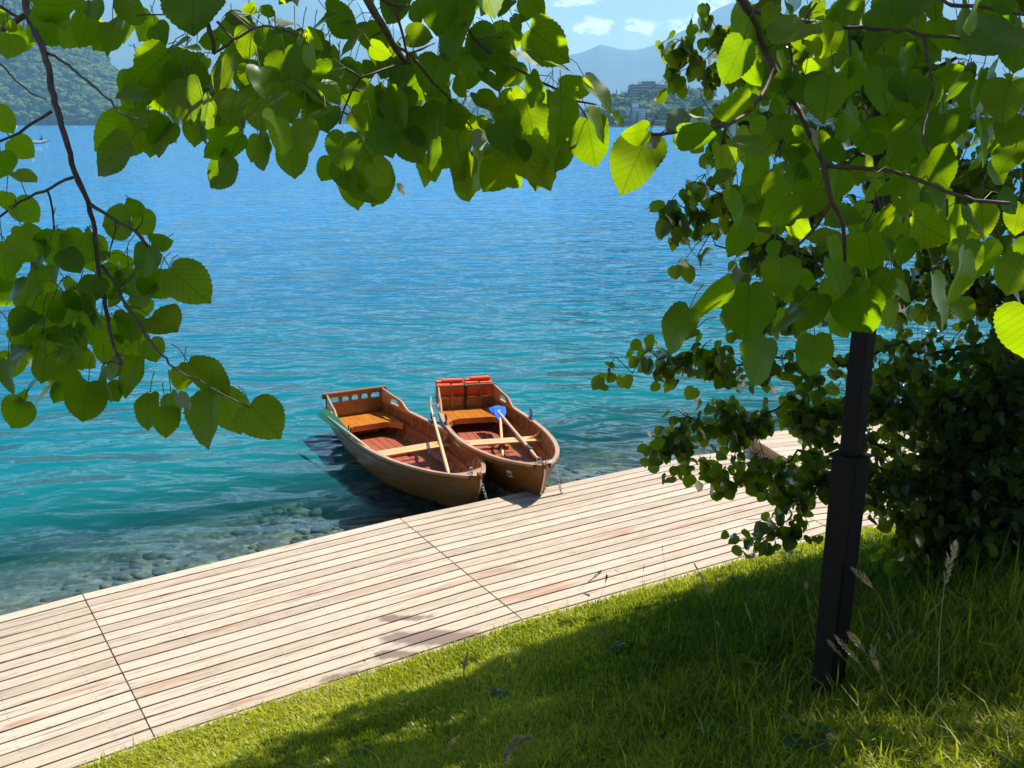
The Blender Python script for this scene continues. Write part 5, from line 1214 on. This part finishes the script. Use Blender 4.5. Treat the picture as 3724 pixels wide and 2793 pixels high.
def person(loc, label, cloth, seated=True, s=1.0, rot=0.0):
    me = bpy.data.meshes.new('person'); hz = .42
    J = {'pel': (0, 0, hz), 'che': (.05, 0, hz + .42), 'nec': (.07, 0, hz + .60), 'hed': (.09, 0, hz + .78), 'ls': (.05, .2, hz + .5), 'le': (.25, .27, hz + .28), 'lh': (.48, .18, hz + .30), 'rs': (.05, -.2, hz + .5), 're': (.25, -.27, hz + .28), 'rh': (.48, -.18, hz + .30),
         'lk': (.42, .14, hz + .10), 'lf': (.62, .13, .08), 'rk': (.42, -.14, hz + .10), 'rf': (.62, -.13, .08), 'lhp': (.05, .11, hz), 'rhp': (.05, -.11, hz)}
    names = list(J); E_ = [('pel', 'che'), ('che', 'nec'), ('nec', 'hed'), ('che', 'ls'), ('ls', 'le'), ('le', 'lh'), ('che', 'rs'), ('rs', 're'), ('re', 'rh'), ('pel', 'lhp'), ('lhp', 'lk'), ('lk', 'lf'), ('pel', 'rhp'), ('rhp', 'rk'), ('rk', 'rf')]
    me.from_pydata([J[n] for n in names], [(names.index(a), names.index(b)) for a, b in E_], []); o = link(bpy.data.objects.new('person', me))
    sk = o.modifiers.new('skin', 'SKIN'); o.modifiers.new('sub', 'SUBSURF').levels = 1; me.materials.append(cloth)
    rad = {'pel': .15, 'che': .17, 'nec': .06, 'hed': .11, 'ls': .07, 'le': .05, 'lh': .035, 'rs': .07, 're': .05, 'rh': .035, 'lk': .07, 'lf': .05, 'rk': .07, 'rf': .05, 'lhp': .10, 'rhp': .10}
    for i, n in enumerate(names): me.skin_vertices[0].data[i].radius = (rad[n], rad[n])
    me.skin_vertices[0].data[0].use_root = True
    o.location = loc; o.scale = (s, s, s); o.rotation_euler = (0, 0, rot)
    hd = MB(); 
    bm = bmesh.new(); bmesh.ops.create_uvsphere(bm, u_segments=10, v_segments=8, radius=.115); hd.add([v.co + Vector((.075, 0, hz + .83)) for v in bm.verts], [tuple(v.index for v in f.verts) for f in bm.faces]); bm.free(); hd.build('hair', M['strap'], o, smooth=True)
    return tag(o, label, 'person')
root, p = lake_boat(55.5, 141.0, 3.9, 'small white rowing boat with one rower far out at the left', heading=.1)
person(p + Vector((.35, 0, .12)), 'person in dark clothes sitting in the white rowing boat', M['cloth_dark'], s=1.15, rot=3.0)
lake_boat(50, 142.3, 4.2, 'long white paddle board floating just in front of the small rowing boat', name='paddle_board', heading=.05)[0]['category'] = 'board'
root, p = lake_boat(190.2, 129.3, 4.2, 'distant wooden rowing boat carrying people in pink, near the far shore', colour=M['thwart'])
person(p + Vector((-.5, 0, .2)), 'person in pink clothes sitting in the distant wooden rowing boat', M['cloth_pink'], s=1.2)
lake_boat(91, 126.8, 4.5, 'tiny white boat near the far left shore'); lake_boat(650.5, 127.2, 7, 'white motorboat moored at the far right shore', name='motorboat'); lake_boat(656, 127.1, 5, 'smaller white motorboat moored at the far right shore', name='motorboat')
for (px, py, lb) in ((45.7, 154.5, 'white round buoy floating on the water near the left branch'), (33.5, 127.0, 'white buoy far out near the forested shore')):
    d = (CAMZ - ZW) * FPX / (py - HOR); mb = MB(); bm = bmesh.new(); bmesh.ops.create_uvsphere(bm, u_segments=14, v_segments=10, radius=.001 * d); V = [v.co.copy() for v in bm.verts]; Fs = [tuple(v.index for v in f.verts) for f in bm.faces]; bm.free()
    mb.add(V, Fs); mb.ring((0, 0, .001 * d), (0, 1, 0), .0003 * d, .0001 * d); o = mb.build('buoy', M['white_boat'], smooth=True); o.location = ((px - 512) / FPX * d, d, ZW + .0004 * d); tag(o, lb, 'buoy')

# ------------------------------------------------------------------ dry grass stems and weeds on the bank
M['straw'] = mat_leaf('dry_straw', (.58, .44, .24), (.70, .56, .34), (.60, .46, .22), (.7, .55, .3), veins=False, weight=.4)
M['stalk'] = mat_plain('green_stalk', (.34, .36, .12), .6); M['umbel'] = mat_plain('brown_umbel', (.07, .04, .025), .8)
W1 = lambda x, y: (659.9 + x * .16457, 549.9 + y * .16457)
W2 = lambda x, y: (275.0 + x * .17404, 549.9 + y * .17404)
def stem(pts, label, head=.3, fat=.012, thick=.0018, mat='stalk', hmat='straw', group='dry grass stems on the bank'):
    b = hit(*pts[0]); d = (b - CAM).dot(FWD); r = random.Random(len(label) + int(pts[0][0]))
    P = [b - Vector((0, 0, .02))] + [at(x, y, d - .03 * i) for i, (x, y) in enumerate(pts[1:], 1)]; Q = []
    for i in range(len(P) - 1):
        for j in range(8):
            a, p, q, c = P[max(i - 1, 0)], P[i], P[i + 1], P[min(i + 2, len(P) - 1)]; u = j / 8
            Q.append(.5 * ((2 * p) + (q - a) * u + (2 * a - 5 * p + 4 * q - c) * u * u + (3 * p - a - 3 * q + c) * u ** 3))
    Q.append(P[-1]); root = tag(empty('grass_stem', b), label, 'grass stem', group)
    m = MB(); m.tube([q - b for q in Q], [thick * (1 - .5 * i / len(Q)) for i in range(len(Q))], 5); m.build('stalk', M[mat], root, smooth=True)
    h = MB(); n0 = int(len(Q) * (1 - head)); HQ = Q[n0:]
    for _ in range(int(70 * head / .3)):
        f = r.random(); c = HQ[min(len(HQ) - 1, int(f * len(HQ)))] - b; ax = (HQ[-1] - HQ[0]).normalized(); o = Vector((r.gauss(0, 1), r.gauss(0, 1), r.gauss(0, 1))); o = (o - ax * o.dot(ax)).normalized()
        w_ = fat * math.sin(math.pi * (.1 + .85 * f)) ; s = ax.cross(o); e = c + o * w_ + ax * fat * 1.3; t = .0034
        h.add([c, c + o * w_ * .5 + s * t + ax * fat * .5, e, c + o * w_ * .5 - s * t + ax * fat * .5], [(0, 1, 2, 3)], tint=r.random(), uv=[(0, 0), (.3, .5), (0, 1), (-.3, .5)])
    h.build('seed_head', M[hmat], root)
STALKS = [
    ([W1(1520, 860), W1(1470, 640), W1(1420, 480), W1(1330, 280), W1(1250, 180), W1(1180, 125)], 'tall dry grass stem arching to the left just right of the post', .32, .016),
    ([W1(1682, 1290), W1(1690, 900), W1(1700, 500), W1(1735, 180), W1(1790, -15)], 'tallest upright dry grass stem with a feathery head, right of the post', .28, .018),
    ([W1(1500, 470), W1(1560, 400), W1(1640, 325), W1(1730, 285)], 'dry grass stem leaning far to the right between the tall stems', .35, .012),
    ([W1(360, 700), W1(340, 500), W1(315, 330), W1(270, 200), W1(215, 95)], 'thin dry grass stem left of the post nodding towards the boardwalk', .45, .010),
    ([W1(430, 700), W1(400, 560), W1(350, 440)], 'short thin grass stem in the shade left of the post', .2, .006),
    ([W1(590, 560), W1(555, 440), W1(520, 330)], 'short dry grass stem with a slim pale head in the shaded grass', .5, .008),
    ([W1(1010, 880), W1(950, 560), W1(900, 330), W1(890, 215)], 'thin grass stem with a small tip standing close in front of the post', .14, .010),
    ([W1(1420, 960), W1(1280, 780), W1(1180, 650), W1(1075, 535)], 'dry grass stem with a loose head crossing in front of the post foot', .45, .012),
    ([W1(1460, 930), W1(1340, 760), W1(1240, 610), W1(1160, 520)], 'dry grass stem leaning left, next to the loose headed one', .4, .014),
    ([W1(1500, 1000), W1(1400, 880), W1(1330, 740), W1(1290, 600)], 'dry grass stem with spreading tip right of the post foot', .35, .014),
    ([W1(1360, 900), W1(1200, 740), W1(1100, 640), W1(1030, 560)], 'low dry grass stem reaching across the post foot', .4, .010),
    ([W1(1560, 640), W1(1580, 560), W1(1530, 505)], 'short bent grass stem with a pale tuft right of the post', .3, .014),
    ([W1(1330, 960), W1(1320, 900)], 'tiny pale seed tuft low in the grass right of the post', .6, .010),
    ([W2(940, 1290), W2(960, 1190), W2(1000, 1120), W2(1050, 1080)], 'slim golden grass head at the bottom edge', .6, .010),
    ([W2(1290, 1300), W2(1310, 1200), W2(1360, 1125), W2(1440, 1090)], 'full golden grass head at the bottom edge', .75, .022),
    ([W2(1080, 745), W2(1085, 690), W2(1095, 640), W2(1105, 598)], 'golden seed head standing alone in the lawn below the boardwalk', .8, .014),
    ([W1(1440, 860), W1(1420, 640), W1(1390, 520)], 'fine upright grass stem behind the arching stem', .2, .007),
]
for pts, lb, hd, ft in STALKS: stem(pts, lb, hd, ft * 1.5, .0026)
DK = [([W2(1680, 330), W2(1740, 240), W2(1830, 160), W2(1870, 125)], 'dark dried umbel leaning over the boardwalk edge', .45, .020), ([W2(1840, 320), W2(1890, 220), W2(1905, 150)], 'dark dried umbel beside the leaning one at the boardwalk edge', .35, .016), ([W2(1990, 240), W2(2030, 160), W2(1960, 120)], 'bent dark stem at the boardwalk edge, right of the umbels', .15, .008), ([W2(560, 740), W2(545, 690), W2(515, 640)], 'dark bent weed stalk at the edge of the boardwalk, lower left', .1, .006), ([W2(1640, 440), W2(1630, 400)], 'short dark stalk in the lawn under the umbels', .3, .01),
      ([W2(1325, 745), W2(1328, 690), W2(1326, 625)], 'dark upright seed stalk in the middle of the lawn', .25, .008), ([W2(345, 1010), W2(335, 955)], 'dark small seed stalk in the sunlit lawn at lower left', .4, .007), ([W2(2140, 300), W2(2110, 200), W2(2120, 90)], 'thin dark stem rising over the boardwalk near the shaded lawn', .2, .008), ([W2(2230, 260), W2(2240, 120), W2(2225, -20)], 'thin tall dark stem rising over the boardwalk below the tree', .2, .008)]
for pts, lb, hd, ft in DK: stem(pts, lb, hd, ft, .0014, 'umbel', 'umbel', 'dark seed stalks at the edge of the boardwalk')
M['weed'] = mat_leaf('weed_leaf', (.045, .105, .02), (.075, .15, .035), (.16, .34, .02), (.25, .42, .03), veins=True)
def weed(px, py, n, s, label, up=.6):
    b = hit(px, py); r = random.Random(int(px * 7 + py)); root = tag(empty('weed', b), label, 'weed', 'broad-leaved weeds in the grass'); O, Y, N, S = [], [], [], []; m = MB()
    for i in range(n):
        a = r.uniform(0, 6.28); h = r.uniform(.2, 1) * s * 1.6; o = Vector((math.cos(a) * s * r.uniform(.1, .7), math.sin(a) * s * r.uniform(.1, .7), h)); m.tube([(0, 0, -.02), o * .5 + Vector((0, 0, .02)), o], [.0025, .002, .0012], 4)
        O.append(o); Y.append(Vector((math.cos(a), math.sin(a), r.uniform(-.3, up)))); N.append(Vector((0, 0, 1)) + Vector((r.gauss(0, .3), r.gauss(0, .3), 0))); S.append(s * r.uniform(.5, 1.1))
    m.build('stalks', M['stalk'], root); leaves('leaf_rosette', O, Y, N, S, M['weed'], root, T_MID, fold=.2, droop=.25)
for px, py, n, s, lb in ((800, 522, 10, .12, 'leafy weed at the corner where grass meets the boardwalk, left of the post'), (735, 585, 14, .06, 'small compound-leaved weed at the boardwalk edge in the sun'), (790, 560, 14, .07, 'dark leafy weed close to the left side of the post'), (500, 700, 10, .07, 'broad-leaved weed in the shaded lawn, bottom centre'), (805, 758, 8, .11, 'pale star-shaped weed at the bottom edge right of centre'), (970, 640, 12, .10, 'broad pale leaves in the shade at the far right'), (985, 575, 12, .07, 'bright leaf tuft at the right edge under the tree'), (620, 655, 12, .06, 'fern-like pale weed in the middle of the shaded lawn'), (700, 745, 8, .07, 'low weed rosette at the bottom, left of the post foot'), (360, 760, 14, .045, 'dark clover patch at the bottom edge in the sunlit lawn')):
    weed(px, py, n, s, lb)
M['petal'] = mat_plain('white_petal', (.75, .73, .70), .6); M['dead_leaf'] = mat_leaf('dead_leaf', (.16, .075, .03), (.24, .12, .05), (.2, .09, .03), (.25, .12, .04))
for px, py, s, mt, lb in ((373, 685, .035, 'petal', 'white petal lying in the sunlit lawn near the boardwalk'), (793, 672, .10, 'dead_leaf', 'curled brown leaf in the grass left of the post foot'), (715, 760, .07, 'dead_leaf', 'brown leaf at the bottom edge, left of the post foot'), (862, 700, .06, 'dead_leaf', 'reddish brown leaf in the grass right of the post foot'), (1005, 555, .07, 'dead_leaf', 'yellow brown leaf at the right edge under the tree')):
    b = hit(px, py); o = leaves('fallen_petal' if mt == 'petal' else 'fallen_leaf', [(0, 0, .02)], [(1, .3, .25)], [(0, -.4, 1)], [s], M[mt], None, T_MID, fold=-.5, droop=.5); o.location = b; tag(o, lb, 'petal' if mt == 'petal' else 'leaf')

# ------------------------------------------------------------------ the air over the lake
def haze():
    mb = MB(); mb.box((-9000, -60, -12), (9000, 9200, 1320)); k = material('haze'); v = k.new('ShaderNodeVolumePrincipled')
    v.inputs['Color'].default_value = (.43, .77, 1.0, 1); v.inputs['Density'].default_value = 0.00012; v.inputs['Anisotropy'].default_value = 0.1
    tag(mb.build('haze', k.done(None, v.outputs[0])), 'pale blue haze over the lake and far mountains', 'haze', kind='stuff')
haze()
